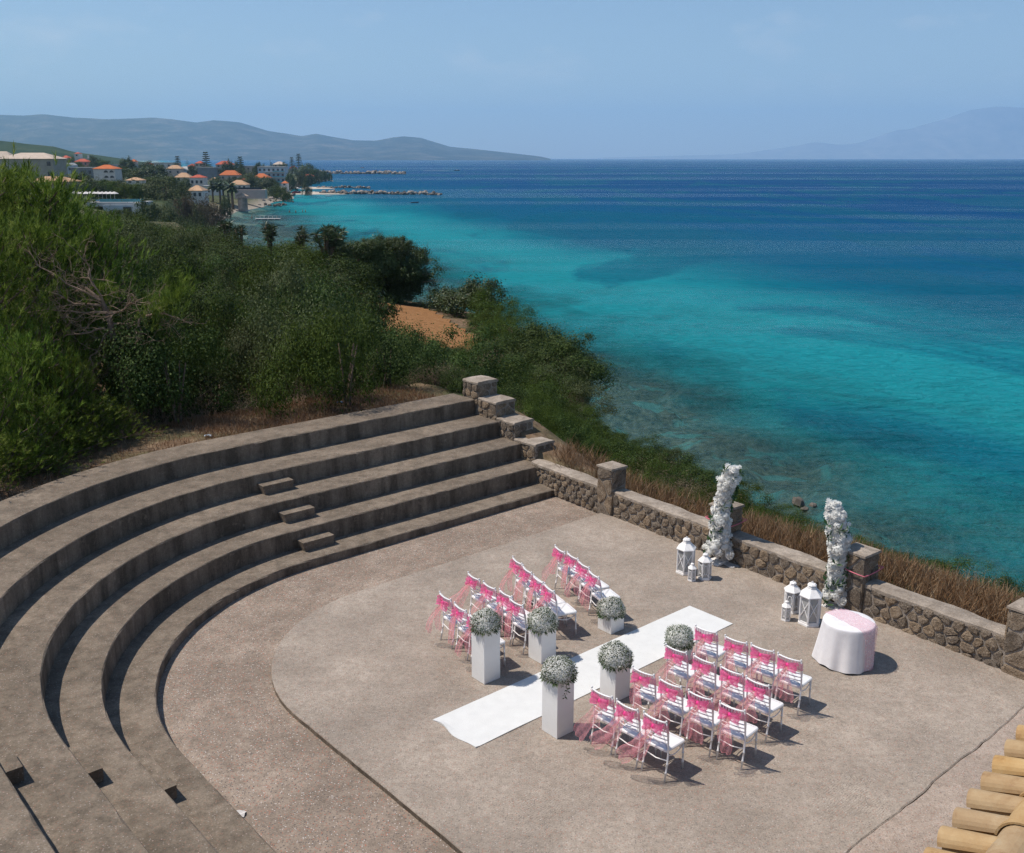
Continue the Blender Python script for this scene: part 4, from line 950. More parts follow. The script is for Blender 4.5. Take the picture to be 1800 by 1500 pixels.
ROWS = {  # top of the left back post of each chair
    'right': [[(1223, 1099.8), (1275, 1117.4), (1320.8, 1131.9), (1368, 1148.3)], [(1171, 1133), (1219.6, 1150.6), (1267, 1170), (1312, 1189.4)],
              [(1112.8, 1172), (1159.6, 1191.7), (1210.7, 1213.3), (1265.9, 1233.6)], [(1040.5, 1208.4), (1084.4, 1230), (1132, 1251.5)]],
    'left': [[(976, 959), (997.5, 970.6), (1017, 985.4), (1035.5, 1001.6)], [(901.5, 979), (919.4, 993.8), (938, 1010.7), (957.4, 1025.5)],
             [(823, 1006.5), (849.8, 1022.3), (878.3, 1036), (896, 1051)], [(773, 1041), (799, 1059.7), (826, 1079)]]}
ORD = ['first', 'second', 'third', 'fourth']
RN = ['row nearest the flowers', 'second row', 'third row', 'rearmost row']
kk = 0
for side in ('left', 'right'):
    for r_, row in enumerate(ROWS[side]):
        W = np.array([on_z(x, y, 0.92) for x, y in row]); d = W[-1] - W[0]; ang = math.atan2(d[1], d[0])      # row direction, points to the viewer's right
        for i, w in enumerate(W):
            rz = ang + R((rng.random() - .5) * 5); ca_, sa_ = math.cos(rz), math.sin(rz)
            lx, ly = -0.186, -0.25; loc = (w[0] - (lx * ca_ - ly * sa_), w[1] - (lx * sa_ + ly * ca_), 0.0)
            nth = (ORD[len(row) - 1 - i] if side == 'left' else ORD[i]) + ' from carpet'
            make_chair(loc, rz, f'white slatted chair, {nth} in the {RN[r_]}, {side} block', 'white chairs facing the flower columns')
            kd = [4, 0, 3, 0][r_] if (side == 'left' and i == 0) else ([3, 3, 0, 4][(r_ + i) % 4] if (r_ == 3 or (i == 2 and r_ == 1)) and side == 'right' else [1, 2, 0][(kk + r_) % 3])
            make_sash(loc, rz, kd, f'pink sash on chair {nth}, {RN[r_]}, {side} block', 'pink organza sashes on the chairs')
            kk += 1

# ------------------------------------------------------------------ plinths and flower balls
def leaf_quads(P, Dv, length, width, rg, droop=0.0):
    """rhombic leaves at points P along directions Dv"""
    n = len(P); Dv = Dv / (np.linalg.norm(Dv, axis=1)[:, None] + 1e-9); rv = rg.normal(size=(n, 3)); S = np.cross(Dv, rv); S /= np.linalg.norm(S, axis=1)[:, None] + 1e-9
    Ln = (length * (0.65 + 0.7 * rg.random(n)))[:, None]; Wd = (width * (0.65 + 0.7 * rg.random(n)))[:, None]
    a = P; b = P + Dv * Ln * 0.5 + S * Wd / 2; c = P + Dv * Ln - np.array([0, 0, 1]) * Ln * droop; d = P + Dv * Ln * 0.5 - S * Wd / 2
    V = np.stack([a, b, c, d], 1).reshape(-1, 3); F = np.arange(4 * n).reshape(n, 4); return V, F
def sph(rg, n): v = rg.normal(size=(n, 3)); return v / np.linalg.norm(v, axis=1)[:, None]
def make_ball(seed, trail=False):
    rg = np.random.default_rng(seed); D = {}
    v = sph(rg, 2600); v = v[v[:, 2] > -0.55]; rad = 0.235 * (0.72 + 0.26 * rg.random(len(v))) * (1 + 0.10 * np.sin(v[:, 0] * 5 + seed) * np.cos(v[:, 1] * 4))
    P = v * rad[:, None] * [1, 1, 0.92] + [0, 0, 0.075]
    V, F = leaf_quads(P, v + rg.normal(size=v.shape) * 0.5 + [0, 0, .15], 0.045, 0.013, rg); D['foliage'] = np_mesh('foliage', V, F, M['ball_leaf'], rg.random(len(F)))
    # tiny blossoms on the outside
    v = sph(rg, 4200); v = v[v[:, 2] > -0.38]; keep = rg.random(len(v)) < (0.25 + 0.75 * np.clip(v[:, 2] + .55, 0, 1)); v = v[keep]
    rad = 0.238 * (0.90 + 0.17 * rg.random(len(v))) * (1 + 0.10 * np.sin(v[:, 0] * 5 + seed) * np.cos(v[:, 1] * 4)); P = v * rad[:, None] * [1, 1, 0.92] + [0, 0, 0.078]
    sz = 0.0085; t1 = np.cross(v, rg.normal(size=v.shape)); t1 /= np.linalg.norm(t1, axis=1)[:, None]; t2 = np.cross(v, t1); V = []
    w = v * 0.004
    V = np.stack([P + t1 * sz + w, P + t2 * sz, P - t1 * sz + w, P - t2 * sz], 1).reshape(-1, 3); F = np.arange(len(V)).reshape(-1, 4)
    D['blossom'] = np_mesh('blossom', V, F, M['gyp'], rg.random(len(F)))
    # larger leaves round the rim
    k = 90; a = rg.random(k) * 6.283; P = np.stack([np.cos(a) * .19, np.sin(a) * .19, 0.0 + 0.03 * rg.random(k)], 1); Dv = np.stack([np.cos(a), np.sin(a), -0.55 - .5 * rg.random(k)], 1)
    V, F = leaf_quads(P, Dv, 0.085, 0.022, rg)
    if trail:
        q = np.linspace(0, 1, 22); sp = np.stack([0.13 + .02 * np.sin(q * 5), -0.17 - .03 * np.sin(q * 2.2), 0.0 - 0.25 * q], 1); V2, F2 = leaf_quads(sp, rg.normal(size=sp.shape) * [1, 1, .4] - [0, 0, .4], 0.05, 0.02, rg); F = np.concatenate([F, F2 + len(V)]); V = np.concatenate([V, V2])
    D['rim'] = np_mesh('rim_leaf', V, F, M['ball_leaf'], rg.random(len(F)) * .35)
    return D
BALL = [make_ball(s_, s_ == 3) for s_ in (1, 2, 3)]
PL = [((851.9, 1204), 0.90, 'tall', 'left', 0), ((952, 1168), 0.58, 'medium', 'left', 1), ((1074, 1116), 0.31, 'low', 'left', 0), ((979.3, 1300), 0.90, 'tall', 'right', 2), ((1081, 1236), 0.58, 'medium', 'right', 1), ((1195, 1170), 0.31, 'low', 'right', 0)]
PWD = 0.33
for (px, py), h, sz, side, bk in PL:
    c = on_z(px, py, 0); a0 = c[:2] @ E1; b0 = c[:2] @ E2; ctr = AB(a0 + PWD / 2, b0 - PWD / 2)
    mb = MB(); w = PWD / 2; b_ = 0.004
    rings = [(w - b_, 0.0), (w, b_), (w, h - b_), (w - b_, h)]
    V = [(x * q, y * q, z) for q, z in rings for x, y in ((-1, -1), (1, -1), (1, 1), (-1, 1))]
    mb.add(V, [(i * 4 + j, i * 4 + (j + 1) % 4, (i + 1) * 4 + (j + 1) % 4, (i + 1) * 4 + j) for i in range(3) for j in range(4)] + [(3, 2, 1, 0), (12, 13, 14, 15)])
    o = mb.build('plinth', M['white_paint'], None, (ctr[0], ctr[1], 0.001)); o.rotation_euler = (0, 0, AL + R((rng.random() - .5) * 3))
    tag(o, f'{sz} white square plinth on the {side} side of the carpet', 'plinth', 'white plinths along the carpet')
    t = thing('flower_ball', f'ball of tiny white flowers and greenery on the {sz} plinth on the {side} side', 'flowers', (ctr[0], ctr[1], h + 0.004), R(rng.random() * 360) if bk != 2 else R(-8), 'flower balls on the plinths'); t.scale = (.95 + .12 * rng.random(), .95 + .12 * rng.random(), .92 + .16 * rng.random())
    link('foliage', BALL[bk]['foliage'], t); x = link('blossom', BALL[bk]['blossom'], t); x['kind'] = 'stuff'; y = link('rim_leaf', BALL[bk]['rim'], t); y['kind'] = 'stuff'

# ------------------------------------------------------------------ flower columns (two halves of a broken arch)
def rose_mesh(seed, n_ring=4):
    rg = np.random.default_rng(seed); V = []; F = []; T = []
    for r_ in range(n_ring):
        k = [3, 5, 6, 7][r_]; rad = [0.16, 0.42, 0.72, 0.98][r_]; z0 = [0.42, 0.22, 0.0, -0.2][r_]; up = [0.55, 0.62, 0.45, 0.16][r_]
        for i in range(k):
            a = 6.283 * (i + 0.5 * r_) / k + rg.random() * .3; w = 1.15 * 3.14159 / k
            for (da, q, zz) in ((-w, .55, 0), (0, .5, 0), (w, .55, 0), (-w * .9, 1.0, up * .8), (0, 1.12, up), (w * .9, 1.0, up * .8), (-w * .45, 1.12, up * 1.0), (w * .45, 1.12, up * 1.0)):
                V.append((rad * q * math.cos(a + da), rad * q * math.sin(a + da), z0 + zz))
            o = len(V) - 8; F += [(o, o + 1, o + 6, o + 3), (o + 1, o + 2, o + 5, o + 7), (o + 1, o + 7, o + 4, o + 6)]; T += [rg.random()] * 3
    # core dome
    o = len(V); ring = 8
    for q, z in ((0.8, -0.3), (0.62, 0.12), (0.3, 0.45)):
        for j in range(ring): V.append((q * math.cos(6.283 * j / ring), q * math.sin(6.283 * j / ring), z))
    V.append((0, 0, 0.6))
    for i in range(2):
        for j in range(ring): F.append((o + i * ring + j, o + i * ring + (j + 1) % ring, o + (i + 1) * ring + (j + 1) % ring, o + (i + 1) * ring + j)); T.append(.5)
    for j in range(0, ring, 2): F.append((o + 2 * ring + j, o + 2 * ring + (j + 1) % ring, o + 2 * ring + (j + 2) % ring, o + 3 * ring)); T.append(.5)
    return np_mesh('rose', np.array(V), np.array(F), M['petal'], T)
def hydrangea_mesh(seed):
    rg = np.random.default_rng(seed); v = sph(rg, 90); v = v[v[:, 2] > -.35]; P = v * [1, 1, .8]
    t1 = np.cross(v, rg.normal(size=v.shape)); t1 /= np.linalg.norm(t1, axis=1)[:, None]; t2 = np.cross(v, t1); s_ = 0.24
    V = np.stack([P + t1 * s_ + v * .06, P + t2 * s_ - v * .03, P - t1 * s_ + v * .06, P - t2 * s_ - v * .03], 1).reshape(-1, 3); F = np.arange(len(V)).reshape(-1, 4)
    o = len(V); C = []; FC = []
    for q, z in ((0.6, -.4), (.86, 0), (.6, .5), (.1, .72)):
        for j in range(8): C.append((q * math.cos(6.283 * j / 8), q * math.sin(6.283 * j / 8), z))
    FC = [(o + i * 8 + j, o + i * 8 + (j + 1) % 8, o + (i + 1) * 8 + (j + 1) % 8, o + (i + 1) * 8 + j) for i in range(3) for j in range(8)]
    return np_mesh('hydrangea', np.concatenate([V, C]), np.concatenate([F, FC]), M['petal'], rg.random(len(F) + 24))
FL = [rose_mesh(1), rose_mesh(2), hydrangea_mesh(3), hydrangea_mesh(4)]
V, F = leaf_quads(np.zeros((5, 3)), np.array([(1, .2, .2), (.4, 1, .1), (-.6, .9, .3), (-1, -.3, .1), (.3, -1, .3)], float), 1.0, 0.42, np.random.default_rng(2)); SPR = np_mesh('leaf_sprig', V, F, M['arch_leaf'], np.random.default_rng(1).random(5))
def flower_column(base, lean, height, label, seed, foot):
    rg = np.random.default_rng(seed); t = thing('flower_column', label, 'flower arch', (base[0], base[1], 0.0), group='flower columns at the altar')
    ln = np.array([*lean, 0.0])
    def ax(u): return ln * (0.02 * math.sin(u * 5) + 0.34 * max(0, u - 0.45) ** 1.6 * 2.0) + np.array([0, 0, 0.06 + (height - 0.14) * u])
    mb = MB(); mb.tube([ax(u) for u in np.linspace(0, 0.97, 12)], 0.028, 8); mb.build('post', M['white_lantern'], t)
    mb = MB(); mb.box((0, 0, 0.016), (0.42, 0.34, 0.028), AL); mb.build('base_plate', M['white_lantern'], t)
    nF = 118
    for i in range(nF):
        u = (i + rg.random()) / nF; th = i * 2.39996 + rg.random() * .6
        big = rg.random(); r = 0.072 + 0.042 * big; wid = 0.150 + 0.030 * math.sin(u * 9 + seed) + (foot * 0.20 * max(0, 1 - u * 4.0)) + (0.02 if u > .86 else 0)
        c = ax(u); side = np.array([math.cos(th), math.sin(th), 0.55 + (0.9 if u > .93 else 0)]); side /= np.linalg.norm(side)
        p = c + side * wid * (0.75 + 0.4 * rg.random()); o = link('rose' if (k := int(rg.random() * 4)) < 2 else 'hydrangea', FL[k], t, (p[0], p[1], max(p[2], r * 0.8)))
        o.rotation_euler = Vector(side).to_track_quat('Z', 'Y').to_euler(); o.scale = (r, r, r * (0.9 + .3 * rg.random()))
    for i in range(30):
        u = rg.random(); th = rg.random() * 6.283; c = ax(u); side = np.array([math.cos(th), math.sin(th), .1 + (.5 if u > .9 else 0)]); p = c + side * (0.17 + 0.05 * rg.random() + foot * 0.10 * max(0, 1 - u * 5))
        o = link('leaf_sprig', SPR, t, (p[0], p[1], max(p[2], .05))); o.rotation_euler = Vector(side).to_track_quat('Z', 'Y').to_euler(); s_ = 0.10 + .04 * rg.random(); o.scale = (s_, s_, s_)
    # tulle gathered behind, spreading on the floor
    G = np.zeros((16, 9, 3)); bk = np.array([*E2, 0.0]) * 0.12 + np.array([*E1, 0.0]) * 0.06
    for i in range(16):
        u = i / 15
        for j in range(9):
            v = j / 8 - .5; z = max(0.012 + 0.012 * abs(math.sin(v * 17)), 0.85 - 1.15 * u); sp = 0.06 + 0.45 * max(0, u - .45); out_ = max(0, u - 0.72) * 1.5
            G[i, j] = bk + np.array([*E2, 0.0]) * (out_ * 0.8 + v * sp * .35 + .02 * math.sin(j * 2.2 + u * 4)) + np.array([*E1, 0.0]) * (v * sp) + [0, 0, z]
    mb = MB(); mb.sheet(G); mb.build('tulle_drape', M['tulle'], t, smooth=True)
    return t
A1 = on_z(1256, 990, 0); A2 = on_z(1463, 1068, 0)
flower_column(A1 + 0.10 * np.array([*E1, 0]), E2, 2.06, 'farther column of white flowers, curving right at the top', 5, 1.0)
flower_column(A2 + 0.10 * np.array([*E1, 0]), -E2, 1.97, 'nearer column of white flowers beside the round table', 8, 0.35)

# ------------------------------------------------------------------ lanterns
def lantern(px, py, h, label, rot, style):
    p = on_z(px, py, 0); r = h * (0.255 if h > .45 else 0.235); p = p + np.array([0, r * 0.85, 0])
    t = thing('lantern', label, 'lantern', (p[0], p[1], 0.002), rot, 'white lanterns by the flower columns'); m = M['white_lantern']
    hx = lambda q, n=6: [(q * math.cos(6.2832 * i / 6), q * math.sin(6.2832 * i / 6)) for i in range(6)]
    zb, zt = 0.085 * h, 0.66 * h; w = 0.032 * h + .004
    mb = MB(); mb.prism(hx(r), 0, zb * .5); mb.prism(hx(r * .93), zb * .5, zb); mb.build('base', m, t)
    for x, y in hx(r * .86):
        mb = MB(); mb.box((x, y, (zb + zt) / 2), (w, w, zt - zb), math.atan2(y, x)); mb.build('post', m, t)
    P = hx(r * .86)
    for i in range(6):
        a, b = np.array(P[i]), np.array(P[(i + 1) % 6]); mid = (a + b) / 2; d = b - a; ln = np.linalg.norm(d); ang = math.atan2(d[1], d[0]); bw = w * .55
        mb = MB(); mb.box((mid[0] * .965, mid[1] * .965, (zb + zt) / 2), (ln - w, 0.003, zt - zb - .004), ang); pn = mb.build('pane', M['glass'], t)
        mb = MB(); A0 = np.array([*a, zb]); B0 = np.array([*b, zb]); A1_ = np.array([*a, zt]); B1_ = np.array([*b, zt]); zm = (zb + zt) / 2
        if style == 'cross':
            z0_, z1_ = (zb + (zt - zb) * .12, zb + (zt - zb) * .88)
            mb.tube([np.array([*a, z0_]), np.array([*b, z1_])], bw * .6, 4); mb.tube([np.array([*b, z0_]), np.array([*a, z1_])], bw * .6, 4)
        else:
            ov = [np.array([*(mid + d * .30 * math.cos(q)), zm + (zt - zb) * .30 * math.sin(q)]) for q in np.linspace(0, 2 * math.pi, 15)]; mb.tube(ov, bw * .6, 4, False)
            for e0, e1 in ((A0, ov[9]), (B0, ov[12]), (A1_, ov[5]), (B1_, ov[2])): mb.tube([e0, e1], bw * .55, 4)
        mb.build('lattice', m, t)
    mb = MB(); rf = [(r * 1.04, zt), (r * 1.04, zt + .022 * h), (r * .42, zt + .17 * h), (r * .42, zt + .20 * h)]
    mb.lathe(rf, 6); ro = mb.build('roof', m, t)
    mb = MB(); mb.lathe([(r * .30, zt + .20 * h), (r * .30, zt + .235 * h), (r * .42, zt + .245 * h), (r * .30, zt + .275 * h), (r * .10, zt + .285 * h)], 6); mb.build('chimney', m, ro)
    mb = MB(); zr = zt + .305 * h; mb.tube([(0.022 * h * math.cos(q), 0, zr + .022 * h * math.sin(q)) for q in np.linspace(0, 6.2832, 9)], .006 * h + .001, 4, False); mb.build('hanging_ring', m, ro)
    mb = MB(); mb.lathe([(r * .24, zb), (r * .24, zb + .26 * h), (r * .05, zb + .27 * h)], 10); mb.build('candle', M['white_paint'], t)
lantern(1207, 1012, 0.79, 'largest white lantern beside the farther flower column', R(8), 'cross')
lantern(1217, 1023, 0.39, 'smallest white lantern in front of the farther flower column', R(20), 'oval')
lantern(1240, 1021, 0.57, 'medium white lantern against the farther flower column', R(0), 'oval')
lantern(1383, 1093, 0.40, 'smallest white lantern, leftmost of the group by the nearer column', R(12), 'oval')
lantern(1394, 1080, 0.63, 'white lantern standing behind two others by the nearer column', R(25), 'oval')
lantern(1427, 1103, 0.83, 'largest white lantern in front of the nearer flower column', R(5), 'cross')

# ------------------------------------------------------------------ round table
TC = on_z(1493, 1090, 0.75); TR = 0.41
t = thing('round_table', 'small round pedestal table hidden under a white cloth', 'table', (TC[0], TC[1], 0.0))
mb = MB(); mb.lathe([(TR - .01, .715), (TR - .01, .738)], 40); mb.build('table_top', M['wood'], t)
mb = MB(); mb.lathe([(.2, 0.002), (.2, .02), (.04, .05), (.035, .714)], 16); mb.build('pedestal', M['wood'], t)
n = 160; prof = [(0.0, .7415), (TR * .6, .7415), (TR - .005, .7412), (TR + .006, .735), (TR + .012, .715)]
G = []
for r_, z in prof: G.append([(r_ * math.cos(6.2832 * j / n), r_ * math.sin(6.2832 * j / n), z) for j in range(n + 1)])
def fold(a, u):
    s_ = math.sin(a * 7 + .6) * .5 + math.sin(a * 4 + 2.0) * .5 + .25 * math.sin(a * 13 + 1)
    left = 0.5 - 0.5 * math.cos(a - R(20)); return (0.022 + 0.022 * left) * s_ * u ** .8 + (0.012 + 0.075 * left) * u ** 1.3
for u in np.linspace(.06, 1, 16):
    row = []
    for j in range(n + 1):
        a = 6.2832 * j / n; hem = 0.012 + 0.035 * (0.5 + .5 * math.sin(a * 7 + .9)) * (0.5 + .5 * math.cos(a - R(200))); r_ = TR + .014 + fold(a, u); row.append((r_ * math.cos(a), r_ * math.sin(a), .715 - (.715 - hem) * u))
    G.append(row)
mb = MB(); mb.sheet(np.array(G)); tc = mb.build('tablecloth', M['linen'], None, (TC[0], TC[1], 0), True); tag(tc, 'white cloth falling in folds to the floor over the round table', 'tablecloth')
G = []                                          # pink runner across the right half of the top and down the side
for i in range(34):
    s_ = -0.46 + 1.30 * i / 33; row = []
    for j in range(17):
        v = (j / 16 - .5); across = v * (0.42 + 0.02 * math.sin(i)); x = 0.10 + s_ * 0.62; y = 0.0
        dirv = np.array([math.cos(R(-62)), math.sin(R(-62))]); per = np.array([-dirv[1], dirv[0]]); base_ = np.array([0.10, 0.0])
        q = base_ + dirv * s_ + per * across; rad = np.linalg.norm(q)
        if rad <= TR + .012: z = .746 + .003 * math.sin(j * 1.9)
        else:
            ex = rad - TR - .012; a = math.atan2(q[1], q[0]); z = max(.746 - ex * 1.55, .02 + .01 * math.sin(j)); u = min(1, max(0, (.715 - z) / .715)); rr = TR + .026 + fold(a, u) + .014 + .010 * math.sin(j * 2.4 + i * .3); q = np.array([math.cos(a), math.sin(a)]) * rr
        row.append((q[0], q[1], z))
    G.append(row)
mb = MB(); mb.sheet(np.array(G)); tr = mb.build('table_runner', M['organza_table'], None, (TC[0], TC[1], 0.002), True); tag(tr, 'sheer pink runner draped over the right side of the round table', 'table runner')

# ribbon round two pillars
for i, lab in ((1, 'pink ribbon round the pillar behind the farther flower column'), (2, 'pink ribbon round the pillar behind the nearer flower column')):
    p = PILP[i]; e_ = 0.055; c = [p - U * e_ - NV * e_, p + U * (PW + e_) - NV * e_, p + U * (PW + e_) + NV * (PW + e_), p - U * e_ + NV * (PW + e_), p - U * e_ - NV * e_, p + U * .1 - NV * e_]
    zz = [.86, .80, .83, .86, .86, .85]; path = []
    for k in range(5):
        for u in np.linspace(0, 1, 6)[:-1]: path.append(c[k] * (1 - u) + c[k + 1] * u + np.array([0, 0, zz[k] * (1 - u) + zz[k + 1] * u - .02 * math.sin(3.14 * u)]))
    mb = MB(); mb.tube(path, .011, 5); tag(mb.build('pillar_ribbon', M['ribbon']), lab, 'ribbon', 'ribbons on pillars')
# ------------------------------------------------------------------ shrubs and trees
def crown_mesh(name, seed, n_leaf, leaf, width, mat, clumps=70, flat=0.85, spread=0.17, up=0.35, lobes=3, low=-0.25, droop=0.1):
    """leaves gathered in clumps through an uneven crown of unit radius, base near z=0, top near z=1.15"""
    rg = np.random.default_rng(seed); cen = []
    lob = [(rg.normal() * .33, rg.normal() * .33, rg.normal() * .18, .55 + .35 * rg.random()) for _ in range(lobes)] + [(0, 0, 0, .85)]
    while len(cen) < clumps:
        lx, ly, lz, lr = lob[int(rg.random() * len(lob))]; v = sph(rg, 1)[0]
        if v[2] < low: continue
        r = lr * (0.55 + 0.45 * rg.random() ** .4); cen.append(np.array([lx, ly, lz]) + v * r * np.array([1, 1, flat]))
    cen = np.array(cen); sz = 0.6 + 0.8 * rg.random(clumps); k = rg.choice(clumps, n_leaf, p=sz / sz.sum())
    off = rg.normal(size=(n_leaf, 3)) * spread * sz[k][:, None] * [1, 1, .8]; P = cen[k] + off
    out = P / (np.linalg.norm(P, axis=1)[:, None] + .2); Dv = out * .7 + rg.normal(size=P.shape) * .6 + [0, 0, up]
    P[:, 2] = np.maximum(P[:, 2] + 0.42, 0.01)
    nrm = out * .5 + off / (np.linalg.norm(off, axis=1)[:, None] + 1e-6) * .75 + [0, 0, .45] + rg.normal(size=P.shape) * .38
    V, F = leaf_facing(P, Dv, nrm, leaf, width, rg)
    tone = np.clip(rg.beta(2, 3, n_leaf) + (sz[k] - 1) * .12, 0, 1)
    return np_mesh(name, V, F, mat, tone)
def stem_mesh(seed, h=0.7, n=4, r=0.035, lean=.35, mat='bark'):
    rg = np.random.default_rng(seed); mb = MB()
    for i in range(n):
        a = rg.random() * 6.283; q = lean * (.4 + .6 * rg.random()); mb.tube([(0.03 * math.cos(a), .03 * math.sin(a), -0.25), (q * .35 * math.cos(a), q * .35 * math.sin(a), h * .35), (q * math.cos(a + .3), q * math.sin(a + .3), h)], [r, r * .8, r * .35], 5)
    return mb.mesh('trunk', M[mat], True)
def leaf_facing(P, Dv, N, length, width, rg):
    """leaves that show their upper side outwards, as on a real shrub"""
    n = len(P); N = N / (np.linalg.norm(N, axis=1)[:, None] + 1e-9); Dv = Dv - N * (Dv * N).sum(1)[:, None]; Dv /= np.linalg.norm(Dv, axis=1)[:, None] + 1e-9; S = np.cross(N, Dv)
    Ln = (length * (0.65 + 0.7 * rg.random(n)))[:, None]; Wd = (width * (0.65 + 0.7 * rg.random(n)))[:, None]
    V = np.stack([P, P + Dv * Ln * .5 - S * Wd / 2, P + Dv * Ln - N * Ln * .12, P + Dv * Ln * .5 + S * Wd / 2], 1).reshape(-1, 3); return V, np.arange(4 * n).reshape(n, 4)
PRO = {}
PRO['mastic'] = [crown_mesh('crown', 10 + i, 15000, .042, .022, M['mastic'], 40, .9, .135) for i in range(4)]
PRO['olive'] = [crown_mesh('crown', 20 + i, 13000, .046, .018, M['olive'], 38, .95, .135, .45) for i in range(3)]
PRO['bright'] = [crown_mesh('crown', 30 + i, 14000, .048, .016, M['bright'], 44, .8, .13, .9) for i in range(3)]
PRO['dark'] = [crown_mesh('crown', 40 + i, 7500, .072, .045, M['dark'], 60, .95, .14, .3, 5) for i in range(3)]
PRO['tamarisk'] = [crown_mesh('crown', 50 + i, 6000, .075, .018, M['tamarisk'], 60, .85, .17, .5) for i in range(2)]
PRO['dryshrub'] = [crown_mesh('crown', 60 + i, 3800, .075, .014, M['dryshrub'], 60, .7, .17, .8) for i in range(2)]
for k_, w_ in (('dark', .055), ('olive', .036), ('bright', .042), ('tamarisk', .036)):
    PRO['v_' + k_] = [crown_mesh('crown', 140 + i + len(k_) * 7, 5200, .088, w_, M[k_], 60, .9, .13, .4, 5) for i in range(2)]
STEM = [stem_mesh(i) for i in range(3)]
TRUNK = [stem_mesh(9, .75, 3, .055, .3)]
def shrub(kind, x, y, z, rx, hz_, label, group, name='shrub', seed=0, cat='shrub', tree=False):
    ms = PRO[kind]; i = int(abs(x * 7.3 + y * 3.1 + seed)) % len(ms)
    t = thing(name, label, cat, (x, y, z), R((x * 77 + y * 31 + seed * 57) % 360), group)
    c = link('crown', ms[i], t); c.scale = (rx, rx * (.9 + .2 * ((x * 13) % 1)), hz_ / 1.32)
    s_ = link('trunk', (TRUNK if tree else STEM)[i % (1 if tree else 3)], t); s_.scale = (rx * .8, rx * .8, hz_ / 1.32)
    return t

SILN = np.array([(-400, 300), (-100, 296), (0, 300), (60, 312), (120, 345), (250, 365), (380, 392), (450, 422), (500, 440), (560, 458), (640, 495), (700, 540), (740, 568), (775, 604), (840, 655), (880, 690), (950, 700), (1040, 745), (1150, 790), (1220, 815), (1300, 880), (1400, 920), (1500, 962), (1600, 985), (1800, 1020), (2100, 1100)], float)
SILF = np.array([(-400, 310), (0, 320), (120, 350), (250, 368), (380, 392), (400, 410), (440, 420), (520, 422), (620, 432), (700, 450), (745, 520), (760, 560), (800, 600)], float)
rg = np.random.default_rng(101); placed = []; nlab = {}
def side_word(px, py):
    c = ('far left' if px < 120 else 'left' if px < 300 else 'middle left' if px < 470 else 'middle' if px < 620 else 'right')
    r_ = ('crest' if py < 440 else 'upper slope' if py < 510 else 'middle slope' if py < 590 else 'foot')
    return c, r_
cands = []
for y in np.arange(20, 92, 0.55):
    for x in np.arange(-60, 8, 0.55): cands.append((x + (rg.random() - .5) * .5, y + (rg.random() - .5) * .5))
cands = [cands[i] for i in rg.permutation(len(cands))]
cx_ = np.array(cands); Dc, Ac, Bc = Dab(cx_[:, 0], cx_[:, 1]); dc = inland(cx_[:, 0], cx_[:, 1]); zc = height(cx_[:, 0], cx_[:, 1])
for (x, y), D, a, d, zg in zip(cands, Dc, Ac, dc, zc):
    if d < 1.2 or (D < (11.9 if a < 12.5 else 10.5) and a < 16.9) or (a > 16.6 and D < 12.5): continue
    if -10 < x < 1.2 and 43.5 < y < 66: continue                       # the dry field
    px, py = to_px((x, y, zg + 1.5))
    if px < -60 or px > 900: continue
    if px < 215 and y < 31: continue                                  # the pines stand here
    r = 1.15 + 0.024 * max(0, y - 20) + 0.45 * rg.random()
    if any((x - q[0]) ** 2 + (y - q[1]) ** 2 < (0.74 * (r + q[2])) ** 2 for q in placed): continue
    lim = np.interp(px, *(SILN.T if y < 45 else SILF.T)); ztop = on_y(px, lim + 4 + 14 * rg.random(), y)[2]
    want = (2.1 + 2.3 * rg.random()) if y < 45 else (2.6 + 1.6 * rg.random()) if y < 62 else (4.0 + 2.2 * rg.random())
    if px > 500 and y < 45: want = 9.0
    h = min(want, ztop - zg)
    if D < 13.4: h = min(h, 3.0 + .6 * rg.random())
    if h < 0.45: continue
    placed.append((x, y, r, h, zg))
placed.sort(key=lambda q: (round(q[1] / 3), q[0]))
for x, y, r, h, zg in placed:
    kind = 'mastic' if rg.random() < .66 else ('olive' if rg.random() < .5 else 'bright')
    px, py = to_px((x, y, zg + h)); c, w = side_word(px, py); key = (c, w, kind); nlab[key] = nlab.get(key, 0) + 1
    nm = {'mastic': 'dark green mastic shrub', 'olive': 'grey green shrub', 'bright': 'fine leaved green shrub'}[kind]
    shrub(kind, x, y, zg - .1, r * 1.12, h + .1, f'{nm} in the thicket above the terraces, {c} part, {w}', 'shrubs in the thicket above the terraces: ' + f'{kind} {c} {w}', 'thicket_shrub')

